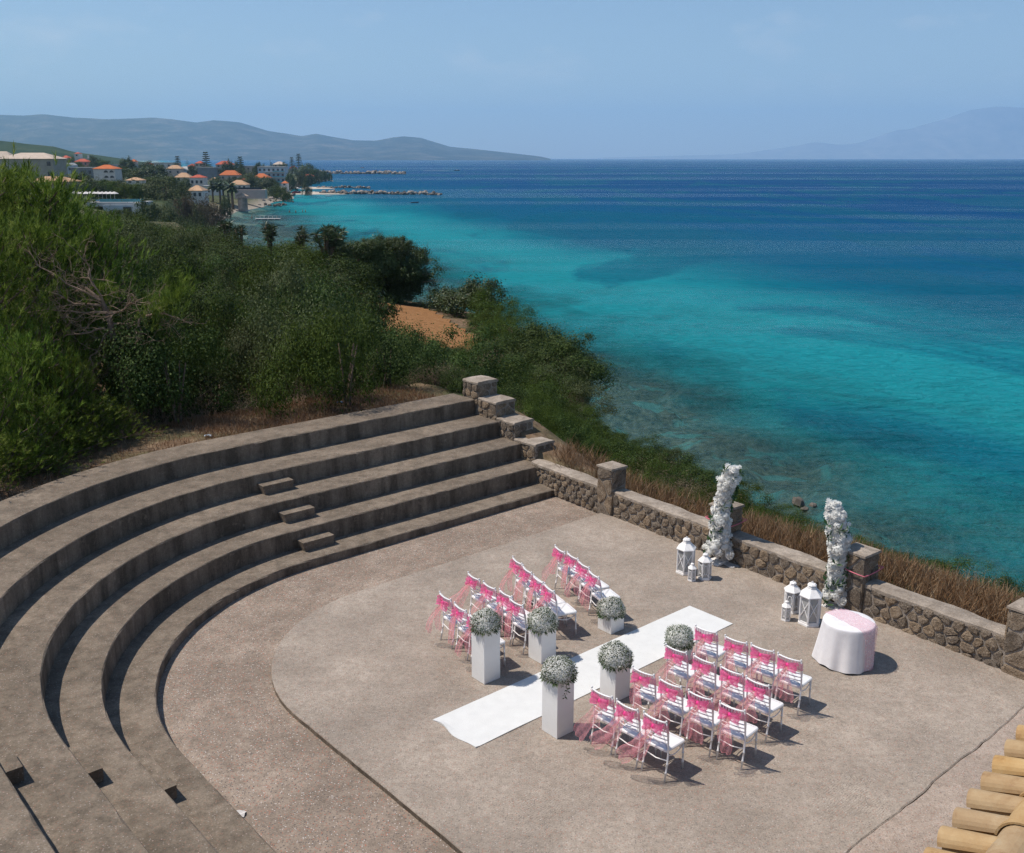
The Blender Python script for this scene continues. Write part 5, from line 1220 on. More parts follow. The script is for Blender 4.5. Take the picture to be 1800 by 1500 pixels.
# shrubs along the cliff beyond the terraces
CL = [  # px, py top, depth, radius, height, kind, label
    (798, 512, 60, 1.25, 3.6, 'dark', 'dark upright bush at the far left end of the cliff clump'), (838, 508, 58, 1.15, 3.6, 'dark', 'dark pointed bush rising highest in the cliff clump'),
    (783, 558, 60.5, .8, 1.2, 'olive', 'grey rounded bush at the edge of the dry field'), (742, 545, 63, .7, 1.0, 'olive', 'small grey dome shrub behind the dry field'), (715, 552, 63, .7, .8, 'olive', 'low grey shrub at the far corner of the dry field'),
    (872, 528, 55, 1.25, 3.2, 'bright', 'green heath bush right of the dark pointed bush'), (858, 560, 53, 1.0, 2.6, 'bright', 'dense green heath bush beside the dry field'), (905, 556, 50, 1.3, 2.8, 'bright', 'green heath bush on the outline of the cliff'),
    (935, 580, 44, 1.4, 2.4, 'mastic', 'dark green bush in the middle of the cliff clump'), (885, 600, 46, 1.15, 2.0, 'mastic', 'dull green bush right of the dry field'), (862, 632, 43, .9, 1.0, 'dryshrub', 'dry brownish bush at the near corner of the dry field'),
    (968, 590, 43, 1.4, 2.8, 'mastic', 'dark bush leaning over the cliff edge'), (990, 610, 41, 1.3, 2.9, 'mastic', 'dark bush at the outermost point of the cliff edge'), (985, 640, 40, 1.2, 2.6, 'olive', 'grey green bush below the outermost cliff bush'), (930, 635, 41, 1.3, 1.6, 'mastic', 'green bush in the hollow of the cliff clump'),
    (880, 645, 40, 1.2, 1.4, 'bright', 'low green bush behind the stepped wall'), (1005, 690, 37.5, 1.1, 2.5, 'olive', 'grey bush hanging on the cliff below the outermost bush'), (960, 685, 37, 1.2, 1.6, 'bright', 'green bush on the slope beyond the stepped wall'), (915, 680, 36, 1.1, 1.4, 'mastic', 'dark low bush on the slope beyond the stepped wall'),
    (1022, 722, 35.5, 1.0, 1.9, 'olive', 'grey bush at the foot of the cliff slope'), (870, 672, 33.5, .9, 1.0, 'bright', 'bright low bush just behind the top of the stepped wall'), (930, 706, 33, 1.0, 1.0, 'bright', 'bright green bush beside the third step of the wall'),
    (985, 728, 32.5, 1.1, 1.1, 'bright', 'bright green bush on the slope right of the stepped wall'), (1045, 752, 31.5, 1.1, 1.2, 'bright', 'bright green bush near the cliff edge above the parapet'), (960, 735, 30.5, .9, .8, 'bright', 'low bright bush beside the lowest step of the wall'), (1015, 757, 30, 1.0, .9, 'bright', 'low bright bush behind the parapet end'),
    (1085, 775, 30, 1.0, 1.2, 'mastic', 'green bush on the cliff edge left of the spiky bush'), (1060, 790, 28.6, .9, .9, 'bright', 'low green bush behind the first pillar'), (1120, 800, 28.5, 1.0, 1.0, 'mastic', 'dark low bush right behind the first pillar'), (1145, 815, 27.3, .8, .9, 'dryshrub', 'dry grey brown shrub behind the first pillar'),
    (1190, 790, 29.5, .8, 2.0, 'olive', 'tall spiky bush alone on the cliff edge'), (1215, 818, 28.3, .9, 1.2, 'mastic', 'dark bush right of the spiky bush'), (1165, 838, 26.3, .8, .8, 'dryshrub', 'dry shrub behind the parapet near the farther flowers'), (1215, 850, 25.9, .8, .8, 'dryshrub', 'dry brown shrub behind the farther flower column'),
    (1310, 890, 25.3, .8, .8, 'mastic', 'dark low bush right of the farther flower column'), (1345, 905, 24.6, .8, .7, 'mastic', 'low bush on the cliff edge between the flower columns'), (1395, 925, 23.7, .8, .7, 'mastic', 'low dark bush left of the nearer flower column'), (1580, 975, 21.6, .7, .7, 'mastic', 'small dark bush right of the ribboned pillar'),
    (1640, 990, 21.0, .6, .55, 'mastic', 'small bush on the cliff edge above the dry grass'), (1745, 1008, 20.3, .6, .8, 'mastic', 'dark bush near the right edge above the dry grass'), (1790, 1018, 19.8, .6, .8, 'mastic', 'dark bush cut by the right edge of the picture'), (1500, 950, 22.6, .6, .5, 'dryshrub', 'small dry shrub behind the ribboned pillar'),
]
for px, py, d, r, h, kind, lab in CL:
    p = on_y(px, py - (16 if d > 36 else 6), d); zg = float(height(p[0], p[1])); hh = max(h, 0.5); r *= 1.2 if d > 36 else 1.0; z0 = min(zg, p[2] - 0.3); hh = max(hh, p[2] - z0)
    shrub(kind, p[0], p[1], z0 - .1, r * 1.15, p[2] - z0 + .1, lab, 'shrubs along the cliff edge', 'cliff_shrub')
rgs = np.random.default_rng(303); sl_ = []
for x, y in zip(rgs.uniform(-6, 14, 9000), rgs.uniform(19, 48, 9000)):
    d = float(inland(x, y)); D, a, b = Dab(x, y)
    if d < 0.1 or d > 9 or a < 17.9 or (y < 27.5 and rgs.random() < .75) or (a < 18.6 and y < 29): continue
    r = .55 + .4 * rgs.random()
    if any((x - q[0]) ** 2 + (y - q[1]) ** 2 < (.62 * (r + q[2])) ** 2 for q in sl_): continue
    sl_.append((x, y, r))
for i, (x, y, r) in enumerate(sl_):
    zg = float(height(x, y)); px, _ = to_px((x, y, zg)); lim = float(np.interp(px, *SILN.T)); ok = on_y(px, lim + 2, y)[2] - zg
    h = min(.5 + .7 * rgs.random(), max(ok, .3)) if y < 36 else .6 + .9 * rgs.random(); kd = 'bright' if rgs.random() < .6 else ('mastic' if rgs.random() < .6 else 'dryshrub')
    w = 'behind the stepped wall' if y > 31 else 'behind the first stretch of parapet' if y > 26 else 'on the cliff side of the flower columns'
    nm = {'bright': 'low bright green shrub', 'mastic': 'low dark green shrub', 'dryshrub': 'low dry brownish shrub'}[kd]
    shrub(kd, x, y, zg - .1, r * 1.15, h + .1, f'{nm} on the slope {w}', f'{kd} shrubs on the slope {w}', 'slope_shrub', i)
# low green cover on the slope between
cov = []; rgc = np.random.default_rng(55)
k = 0
for (x, y) in zip(rgc.uniform(-4, 14, 5200), rgc.uniform(17, 62, 5200)):
    d = float(inland(x, y)); D, a, b = Dab(x, y)
    if d < -2.8 or d > 7 or a < 17.6 or (-9.6 < x < 0.0 and 42 < y < 62) or D > 40: continue
    if a < 17.0 + 0.4: continue
    cov.append((x, y, float(height(x, y)), d)); k += 1
cov = np.array(cov)
def clump_field(pts, per, length, width, spread, rg, up=1.2):
    n = len(pts); P = np.repeat(pts[:, :3], per, 0) + rg.normal(size=(n * per, 3)) * [spread, spread, .05]; Dv = rg.normal(size=P.shape) * .55 + [0, 0, up]
    P[:, 2] = np.maximum(P[:, 2], 0 * P[:, 2] + np.repeat(pts[:, 2], per) - .05) + rg.random(len(P)) * spread * .9
    return leaf_quads(P, Dv, length, width, rg, .05)
yc = cov[:, 1]; gmask = (yc > 28.5) | (rgc.random(len(cov)) < np.where(cov[:, 3] < 1.2, .8, .25))
V, F = clump_field(cov[gmask], 46, .075, .016, .24, rgc); tag(link('ground_cover', np_mesh('ground_cover', V, F, M['bright'], rgc.random(len(F)))), 'low green scrub covering the cliff slope beyond the parapet', 'ground cover', kind='stuff')
def grass_field(pts, per, h, w, spread, rg, name, label, mat='dry'):
    n = len(pts); P = np.repeat(pts[:, :3], per, 0) + rg.normal(size=(n * per, 3)) * [spread, spread, 0]; P[:, 2] = height(P[:, 0], P[:, 1]) - .02
    Dv = rg.normal(size=P.shape) * [.42, .42, .1] + [0, 0, 1]; V, F = leaf_quads(P, Dv, h, w, rg, .12); return tag(link(name, np_mesh(name, V, F, M[mat], rg.beta(2, 2, len(F)))), label, 'grass', kind='stuff')
gp = []
for b in np.arange(-18.0, -3.0, .14):
    for off in np.arange(.50, 4.6, .2):
        if rgc.random() < (.80 if b > -13 else .45): p, _ = wpt(b, off + rgc.random() * .15); gp.append((p[0], p[1], 0))
gp = np.array(gp); gp = gp[inland(gp[:, 0], gp[:, 1]) > -1.6]
grass_field(gp, 18, .55, .015, .12, rgc, 'dry_grass', 'tall dry orange brown grass between the parapet and the cliff edge')
gp = []
for _ in range(5200):
    r_ = RBACK + .1 + 3.4 * rgc.random() ** 1.1; u = rgc.random(); P_ = u_path(r_, 16.4, -8, 15); s_ = u * (len(P_) - 1.001); i = int(s_); q = P_[i] + (P_[i + 1] - P_[i]) * (s_ - i); p = AB(*q); gp.append((p[0], p[1], 0))
grass_field(np.array(gp), 7, .20, .012, .10, rgc, 'dry_litter', 'dry grass and pine litter on the ground behind the top tier')

# bare dead stalks behind the top tier
def twig_tree(mb, p, d, L, r, depth, rg, bend=.35, split=3, up=.05):
    n = 5; P = [np.array(p)]; d = np.array(d, float); d /= np.linalg.norm(d)
    for i in range(n): d = d + rg.normal(size=3) * bend * .35 + [0, 0, up]; d /= np.linalg.norm(d); P.append(P[-1] + d * L / n)
    mb.tube(P, np.linspace(r, r * .45, n + 1), 5 if r > .012 else 4, False)
    if depth > 0:
        for k in range(split):
            i = 2 + int(rg.random() * (n - 1)); s_ = rg.normal(size=3); s_ -= d * (s_ @ d); s_ /= np.linalg.norm(s_) + 1e-9
            twig_tree(mb, P[min(i, n)], d * .6 + s_ * .8, L * (.45 + .3 * rg.random()), r * .5, depth - 1, rg, bend, split, up)
rgt = np.random.default_rng(77)
for k in range(16):
    px, py = 245 + 26 * k + rgt.random() * 14, 728 - 2.2 * k + rgt.random() * 10; p = on_z(px, py, 1.62); D, a, b = Dab(p[0], p[1])
    if D < RBACK + .3: continue
    mb = MB()
    for q in range(5): twig_tree(mb, (rgt.normal() * .1, rgt.normal() * .1, -.05), (rgt.normal() * .5, rgt.normal() * .5, 1), .45 + .3 * rgt.random(), .007, 2, rgt, .5, 3)
    o = mb.build('dead_stalks', M['dead_wood'], None, (p[0], p[1], float(height(p[0], p[1])) - .02)); tag(o, 'bare reddish dead stalks under the thicket behind the top tier', 'dead shrub', 'bare dead stalks behind the top tier')

# ------------------------------------------------------------------ pines at the left
def tufts(P, Dv, n_per, length, rg, width=.0085):
    n = len(P); Dv = Dv / np.linalg.norm(Dv, axis=1)[:, None]; D2 = np.repeat(Dv, n_per, 0) + rg.normal(size=(n * n_per, 3)) * .38; D2 /= np.linalg.norm(D2, axis=1)[:, None]
    B = np.repeat(P, n_per, 0) + np.repeat(Dv, n_per, 0) * (rg.random((n * n_per, 1)) - .35) * length * 1.1
    S = np.cross(D2, rg.normal(size=D2.shape)); S /= np.linalg.norm(S, axis=1)[:, None]; Ln = length * (.7 + .6 * rg.random((n * n_per, 1)))
    V = np.stack([B - S * width, B + S * width, B + D2 * Ln], 1).reshape(-1, 3); F = np.arange(len(V)).reshape(-1, 3); tone = np.clip(np.repeat(rg.beta(2, 2.5, n), n_per) + rg.normal(size=n * n_per) * .1, 0, 1)
    return V, F, tone
def pine_proto(seed, h, rad, n_br, bare=0.12):
    rg = np.random.default_rng(seed); mb = MB(); P = []; Dv = []
    mb.tube([(0, 0, -.3), (.06, .03, h * .35), (-.05, .05, h * .7), (0, 0, h)], [.13, .10, .06, .015], 7)
    for i in range(n_br):
        u = bare + (1 - bare) * (i + rg.random()) / n_br; z = h * u * .98; a = i * 2.399 + rg.random(); L = rad * (1.02 - u) ** .6 * (.6 + .5 * rg.random()) + .25; b0 = np.array([0, 0, z]); prev = b0; d = np.array([math.cos(a), math.sin(a), .25 + .5 * u])
        pts = [b0]
        for k in range(6): d = d + rg.normal(size=3) * .12 + [0, 0, .09]; d /= np.linalg.norm(d); pts.append(pts[-1] + d * L / 6)
        mb.tube(pts, np.linspace(.028, .006, 7), 4, False)
        for k in range(1, 7):
            for q in range(4):
                off = rg.normal(size=3) * .19 * [1, 1, .7]; P.append(pts[k] + off); Dv.append(d * .5 + off * 1.4 + [0, 0, .75])
    V, F, t_ = tufts(np.array(P), np.array(Dv), 15, .15, rg); return np_mesh('needles', V, F, M['pine'], t_), mb.mesh('trunk', M['bark'], True)
PINE = [pine_proto(1, 5.0, 1.7, 46), pine_proto(2, 4.2, 1.9, 44), pine_proto(3, 2.6, 1.7, 36, .02)]
PIN = [  # px, py base, depth(y), height, proto, label
    (20, 300, 30, None, 0, 'pine with the highest tip at the left edge'), (75, 318, 28.5, None, 1, 'bushy pine right of the highest tip'), (-30, 305, 27, None, 1, 'pine partly cut by the left edge'), (118, 352, 31, None, 0, 'slender pine in front of the beige block'),
    (165, 392, 30, None, 1, 'pine between the bare pine and the thicket'), (45, 395, 25.5, None, 1, 'pine behind the bare branches'), (-25, 400, 23.5, None, 0, 'pine behind the low branches at the left edge'), (110, 420, 27.5, None, 0, 'pine right behind the bare branches'),
    (30, 600, 22.3, None, 2, 'low spreading pine over the top tier at the left edge'), (105, 640, 22.8, None, 2, 'low spreading pine with light tips over the top tier'), (160, 705, 22.6, None, 2, 'small pine bough low over the top tier'), (-40, 620, 20.6, None, 2, 'low pine cut by the left edge above the top tier'), (60, 700, 21.2, None, 2, 'lowest pine bough at the rim of the top tier'), (15, 765, 20.0, None, 2, 'small pine bough brushing the top tier at the left edge'), (120, 752, 21.9, None, 2, 'small pine bough brushing the top tier below the light tips'),
    (-45, 770, 19.0, None, 2, 'small pine bough half cut by the left edge'), (195, 720, 23.4, None, 2, 'small pine bough at the foot of the bare pine'), (70, 790, 20.6, None, 2, 'lowest needles hanging over the rim of the top tier')]
for i, (px, py, d, _, k, lab) in enumerate(PIN):
    p = on_y(px, py, d); zg = float(height(p[0], p[1])); hh = p[2] - zg; base = [5.0, 4.2, 2.6][k]; s_ = hh / (base + .12)
    t = thing('pine_tree', lab, 'pine tree', (p[0], p[1], zg - .05), R(61 * i), 'pines at the left'); wdt = max(s_, .72 if k == 2 else .8)
    a = link('needles', PINE[k][0], t); b = link('trunk', PINE[k][1], t)
    for o in (a, b): o.scale = (wdt, wdt, s_)
# bare pine with one green bough
bp = on_z(238, 745, 1.6); yb = bp[1]
def W(px, py, dy=0.0): return on_y(px, py, yb + dy) - np.array([bp[0], bp[1], 1.55])
t = thing('bare_pine', 'leaning half dead pine with bare tangled branches and one green bough', 'pine tree', (bp[0], bp[1], 1.55)); rgp = np.random.default_rng(6)
mb = MB(); mb.tube([W(238, 760), W(222, 690), W(205, 620), W(192, 560), W(180, 530), W(150, 505)], [.13, .11, .095, .075, .05, .025], 8); mb.build('trunk', M['bark'], t, smooth=True)
LIMB = [[(192, 560), (175, 520), (160, 490), (150, 460)], [(190, 548), (150, 550), (100, 545), (60, 548)], [(186, 540), (130, 530), (80, 510), (35, 515)], [(190, 555), (215, 545), (238, 530)], [(195, 580), (180, 600), (160, 628), (148, 645)], [(205, 600), (212, 615), (205, 640)], [(180, 530), (120, 500), (70, 470)],
        [(197, 578), (160, 582), (120, 590), (95, 600)], [(194, 572), (225, 568), (255, 558)], [(245, 560), (248, 585), (238, 615)], [(255, 558), (290, 550), (310, 560)]]
for k, lm in enumerate(LIMB):
    mb = MB(); dy = (k % 3 - 1) * .25; P = [W(x, y, dy * i / len(lm)) for i, (x, y) in enumerate(lm)]; q = []
    for a, b in zip(P[:-1], P[1:]):
        for u in (0, .5): q.append(a * (1 - u) + b * u + rgp.normal(size=3) * .025)
    q.append(P[-1]); mb.tube(q, np.linspace(.034, .008, len(q)), 5, False)
    for a in q[1:]:
        for _ in range(3 if k in (1, 2, 3, 6) else 2): twig_tree(mb, a, rgp.normal(size=3) * [1, .7, .8] + (q[-1] - q[0]) * .6, .42 + .3 * rgp.random(), .010, 2, rgp, .7, 3, .03)
    mb.build('bare_branch', M['dead_wood'], t)
pb = [W(255 + 75 * u + rgp.normal() * 9, 560 - 55 * u ** 1.2 + rgp.normal() * 16, rgp.normal() * .3) for u in rgp.random(150)]; pb += [W(188 + rgp.normal() * 12, 515 + rgp.normal() * 14, .4 + rgp.normal() * .2) for _ in range(40)]
V, F, tn_ = tufts(np.array(pb), np.array([(.35, 0, 1.0)] * len(pb)) + rgp.normal(size=(len(pb), 3)) * .3, 16, .18, rgp); link('green_bough', np_mesh('green_bough', V, F, M['pine'], tn_), t)

# ------------------------------------------------------------------ big crowns on the skyline: carob and yuccas
def yucca(px, py_top, py_base, d, heads, label, w=0.5, seed=0):
    rg = np.random.default_rng(seed); p = on_y(px, py_base, d); top = on_y(px, py_top, d)[2]; t = thing('yucca', label, 'yucca', (p[0], p[1], p[2] - .4), group='yuccas on the skyline'); H = top - p[2] + .4
    tk = MB(); P = []; Dv = []
    for k in range(heads):
        a = rg.random() * 6.283; q = w * math.sqrt(rg.random()); hx = H * (0.62 + .33 * rg.random()) if k else H * .9; e = np.array([q * math.cos(a), q * math.sin(a), hx - .2]); tk.tube([(0, 0, -.4), (e[0] * .5, e[1] * .5, hx * .45), tuple(e)], [.10, .08, .06], 6)
        for lv in range(3):
            v = sph(rg, 34); v[:, 2] = np.abs(v[:, 2]) * .9 - .12; P.append(np.repeat(e[None] - [0, 0, .22 * lv], 34, 0)); Dv.append(v)
    V, F = leaf_quads(np.concatenate(P), np.concatenate(Dv), .42, .05, rg, .1); link('leaf_crown', np_mesh('leaf_crown', V, F, M['yucca'], rg.random(len(F))), t); tk.build('trunk', M['bark'], t, smooth=True)
yucca(404, 384, 425, 74, 5, 'leftmost yucca on the skyline', .55, 1); yucca(424, 392, 430, 73, 3, 'thin yucca right beside the leftmost one', .35, 2); yucca(475, 388, 440, 68, 6, 'upright yucca standing alone against the bay', .45, 3)
yucca(530, 402, 440, 66, 5, 'small yucca left of the broad yucca clump', .4, 4); yucca(534, 393, 430, 68, 1, 'single thin yucca head rising highest beside the broad clump', .05, 7)
yucca(573, 394, 445, 60, 20, 'broad yucca clump beside the big carob tree', 1.15, 5)
def big_tree(name, label, blobs, d, kind, seed):
    rg = np.random.default_rng(seed); c0 = blobs[0]; b = on_y(c0[0], 540, d); zg = float(height(b[0], b[1])); t = thing(name, label, 'tree', (b[0], b[1], zg))
    tk = MB(); tk.tube([(0, 0, -.3), (.1, 0, .6), (.15, .1, 1.3)], [.22, .18, .14], 8)
    for k, (px, py, rp) in enumerate(blobs):
        dy = (rg.random() - .5) * 2.0; c = on_y(px, py, d + dy) - np.array([b[0], b[1], zg]); r = rp / FPX * d
        o = link('crown', PRO[kind][k % len(PRO[kind])], t, (c[0], c[1], c[2] - r * .62)); o.scale = (r, r, r * 1.05); o.rotation_euler = (0, 0, rg.random() * 6)
        tk.tube([(.12, .05, 1.0), tuple(c * .55 + [0, 0, .3]), tuple(c)], [.11, .07, .02], 6)
    tk.build('trunk', M['bark'], t, smooth=True); return t
bt = big_tree('carob_tree', 'large dark round tree at the cliff beyond the dry field', [(655, 455, 46), (700, 450, 42), (722, 478, 36), (640, 480, 44), (680, 490, 52), (712, 508, 40), (735, 455, 20), (735, 490, 24), (690, 525, 34), (662, 430, 26), (702, 428, 24)], 64, 'dark', 3)
big_tree('carob_tree', 'dark tree between the yucca clump and the large round tree', [(600, 448, 34), (632, 440, 30), (580, 458, 30), (610, 475, 36), (648, 430, 22)], 61, 'dark', 4)
mb = MB(); b = Vector(bt.location)
for k in range(7): p = on_y(735 + 4 * k % 15, 470 + 13 * k, 63.5); twig_tree(mb, p - np.array(b), (1, 0, .3 * (rgp.random() - .3)), .9, .02, 2, rgp, .6, 3)
mb.build('bare_branch', M['dead_wood'], bt)
# ------------------------------------------------------------------ the village
UB = MB(); UB.box((0, 0, 0), (1, 1, 1)); UBOX = {}
def ubox(mat):
    if mat not in UBOX: UBOX[mat] = UB.mesh('box_' + mat, M[mat])
    return UBOX[mat]
def part_box(name, mat, parent, c, s): return link(name, ubox(mat), parent, c, scale=s)
for (nm, lab, x0, x1, pb, d, hw, hr, rk, wm, rm, (nc, nr), dep) in HOUSES:
    m_px = d / FPX; c = on_y((x0 + x1) / 2, pb, d); w = (x1 - x0) * m_px; h = hw * m_px * 1.03; rh = hr * m_px; sink = max(2.5, c[2] - float(height(c[0], c[1] + dep / 2)) + 1.5)
    t = thing(nm, lab, 'house', (c[0], c[1] + dep / 2, c[2]))
    part_box('wall', wm, t, (0, 0, (h - sink) / 2), (w, dep, h + sink))
    if rk == 'hip':
        ov = min(.5, w * .04); a, b = w / 2 + ov, dep / 2 + ov; r_ = max(0.0, a - b * .95); mb = MB(); rr = max(a * .18, r_)
        V = [(-a, -b, h), (a, -b, h), (a, b, h), (-a, b, h), (-a, -b, h + .12), (a, -b, h + .12), (a, b, h + .12), (-a, b, h + .12), (-rr, 0, h + rh), (rr, 0, h + rh)]
        mb.add(V, [(3, 2, 1, 0), (0, 1, 5, 4), (1, 2, 6, 5), (2, 3, 7, 6), (3, 0, 4, 7), (4, 5, 9, 8), (6, 7, 8, 9), (5, 6, 9), (7, 4, 8)]); mb.build('roof', M[rm], t)
    elif rk == 'gable':
        for k in range(3):
            mb = MB(); x_ = (k - 1) * w / 3; a = w / 6 - .05
            mb.add([(x_ - a, -dep / 2, h + .003), (x_ + a, -dep / 2, h + .003), (x_, -dep / 2, h + rh), (x_ - a, dep / 2, h + .003), (x_ + a, dep / 2, h + .003), (x_, dep / 2, h + rh)], [(0, 1, 2), (3, 5, 4), (1, 4, 5, 2), (0, 2, 5, 3), (0, 3, 4, 1)]); mb.build('gable_roof', M[rm], t)
    else:
        part_box('roof', rm, t, (0, 0, h + rh / 2), (w + .5, dep + .5, max(.25, rh)))
        if nm == 'white_house': part_box('chimney', 'w_white', t, (w * .3, 0, h + 2.0), (1.1, 1.1, 3.2))
    if nc:
        fh = h / nr
        for i in range(nc):
            for j in range(nr):
                x_ = -w / 2 + w * (i + .5) / nc; z_ = fh * (j + .52); ww, wh = min(1.5, w / nc * .5), min(1.7, fh * .5)
                if nm == 'apartment_block' and i < 5: continue
                if nm == 'arched_villa': x_ = w * (.08 + .26 * i); ww, wh = w * .20, fh * .62
                if nm == 'arched_villa':
                    mb = MB(); k = 9; pts = [(-ww / 2, 0), (ww / 2, 0)] + [(ww / 2 * math.cos(q), wh - ww / 2 + ww / 2 * math.sin(q)) for q in np.linspace(0, math.pi, k)]
                    V = [(p[0], -.06, p[1]) for p in pts] + [(p[0], .05, p[1]) for p in pts]; n = len(pts); mb.add(V, [tuple(range(n))] + [(q, n + q, n + (q + 1) % n, (q + 1) % n) for q in range(n)]); wn_ = mb.build('arched_opening', M['pane'], t, (x_, -dep / 2, fh * j + fh * .14)); part_box('balustrade', 'w_white', t, (x_, -dep / 2 - .12, fh * j + fh * .24), (ww * 1.1, .1, fh * .18))
                else:
                    wn_ = part_box('window', 'pane', t, (x_, -dep / 2 - .02, z_), (ww, .10, wh)); part_box('sill', 'w_white', t, (x_, -dep / 2 - .08, z_ - wh / 2 - .06), (ww + .2, .16, .1))
    if nm == 'modern_hotel':
        for j in range(3):
            part_box('balcony_slab', 'w_white', t, (w * .12, -dep / 2 - .9, h * (j + .06) / 3 + .1), (w * .78, 1.6, .25)); part_box('balcony_panel', 'turq_panel', t, (w * .28, -dep / 2 - 1.65, h * (j + .06) / 3 + .7), (w * .42, .08, .9))
    if nm == 'long_hotel':
        for k in range(5): part_box('dormer', 'w_white', t, (-w / 2 + w * (k + .5) / 5, -dep / 2 - .25, h * .80), (w * .05, .5, h * .35))
for lab, px, wpx, pt, pb, d, kind in TREES:
    c = on_y(px, pb, d); top = on_y(px, pt, d)[2]; zg = float(height(c[0], c[1])); z0 = min(c[2], zg) ; shrub('v_' + kind, c[0], c[1], z0, wpx / FPX * d / 2 * 1.05, top - z0, lab, 'trees in the village', 'village_tree', int(px), 'tree', True)
# infill greenery between the houses
rgv = np.random.default_rng(8); spots = [(118 + 9.5 * i + rgv.random() * 6, 331 + rgv.random() * 8, land_d(190, 340) + 15 * rgv.random()) for i in range(12)] + [(150 + 22 * i, 296 + rgv.random() * 5, 650 + rgv.random() * 60) for i in range(6)] + [(255 + 28 * i, 292 + rgv.random() * 4, 840 + rgv.random() * 60) for i in range(9)] + [(380 + 14 * i, 322 + rgv.random() * 8, 640 + rgv.random() * 60) for i in range(8)] + [(525 + 9 * i, 309 - i * .6, 760 + 45 * i) for i in range(7)] + [(20 + 24 * i, 292 - rgv.random() * 6, 700 + rgv.random() * 200) for i in range(9)]
spots += [(205 + 13 * i + rgv.random() * 8, 340 + rgv.random() * 14, 330 + rgv.random() * 50) for i in range(9)] + [(235 + 12 * i + rgv.random() * 8, 318 + rgv.random() * 10, 520 + rgv.random() * 60) for i in range(8)]
for i, (px, py, d) in enumerate(spots):
    c = on_y(px, py, d); zg = float(height(c[0], c[1])); h = 3.0 + 3.5 * rgv.random(); row = 'below the arched villa' if i < 12 else 'behind the pink house' if i < 18 else 'on the skyline before the far bay' if i < 27 else 'round the orange villa' if i < 35 else 'along the far shore' if i < 42 else 'below the green hill' if i < 51 else 'behind the pool terrace' if i < 60 else 'round the big olive tree'
    kd = 'dark' if rgv.random() < .5 else ('bright' if rgv.random() < .5 else 'olive'); cw = {'dark': 'dark', 'bright': 'bright', 'olive': 'grey green'}[kd]
    shrub('v_' + kd, c[0], c[1], min(c[2], zg), h * .75, max(h, c[2] - zg + h * .6), f'{cw} garden tree {row}', f'{cw} garden trees {row}', 'garden_tree', i, 'tree', True)
# hillside trees on the wooded hill
# palms
def palm_proto():
    rg = np.random.default_rng(4); P = []; Dv = []
    mb = MB(); mb.tube([(0, 0, -.5), (.08, 0, 2.5), (.05, .05, 5.0)], [.34, .28, .26], 8)
    V = []; F = []; T = []
    for k in range(34):
        a = k * 2.4; el = .95 - 1.5 * (k / 34); pts = []; d = np.array([math.cos(a) * math.cos(el), math.sin(a) * math.cos(el), math.sin(el)]); p = np.array([.05, .05, 5.0])
        side = np.array([-math.sin(a), math.cos(a), 0])
        for i in range(6):
            wd_ = .42 * math.sin(math.pi * (i + .6) / 6.4); o = len(V); V += [p - side * wd_ + [0, 0, -.15 * wd_], p, p + side * wd_ + [0, 0, -.15 * wd_]]
            if i: F += [(o - 3, o - 2, o + 1, o), (o - 2, o - 1, o + 2, o + 1)]; T += [rg.random()] * 2
            d = d + np.array([0, 0, -.16]); d /= np.linalg.norm(d); p = p + d * .42
    return np_mesh('fronds', np.array(V), np.array(F), M['yucca'], T), mb.mesh('trunk', M['bark'], True)
PF, PT = palm_proto()
for i, (px, pt, pb, d) in enumerate(PALMS):
    c = on_y(px, pb, d); top = on_y(px, pt, d)[2]; zg = min(c[2], float(height(c[0], c[1]))); s_ = (top - zg) / 5.9
    t = thing('palm_tree', ['leftmost of the five palms by the shore', 'second palm from the left in the row by the shore', 'third palm from the left in the row by the shore', 'fourth palm from the left in the row by the shore', 'rightmost of the five palms by the shore'][i], 'palm tree', (c[0], c[1], zg), R(40 * i), 'palms by the shore', s_); link('fronds', PF, t); link('trunk', PT, t)
# layered conifers
def conifer_proto():
    rg = np.random.default_rng(2); P = []; Dv = []; mb = MB(); mb.tube([(0, 0, -.05), (0, 0, 1)], [.03, .006], 6)
    for lv in range(11):
        z = .16 + .08 * lv; r = .26 * (1 - (z - .1)) + .02
        for k in range(7):
            a = 6.283 * (k + .5 * (lv % 2)) / 7
            for q in range(26): u = rg.random(); P.append((r * u * math.cos(a) + rg.normal() * .012, r * u * math.sin(a) + rg.normal() * .012, z + .03 * u + rg.normal() * .006)); Dv.append((math.cos(a + rg.normal() * .5), math.sin(a + rg.normal() * .5), .35))
    V, F = leaf_quads(np.array(P), np.array(Dv), .05, .022, rg); return np_mesh('crown', V, F, M['dark'], rg.random(len(F))), mb.mesh('trunk', M['bark'], True)
CF, CT = conifer_proto()
for lab, px, pt, pb, d in CONIFERS:
    c = on_y(px, pb, d); top = on_y(px, pt, d)[2]; zg = min(c[2], float(height(c[0], c[1]))); t = thing('conifer', lab, 'conifer', (c[0], c[1], zg), 0, 'conifers on the village skyline', top - zg); link('crown', CF, t); link('trunk', CT, t)

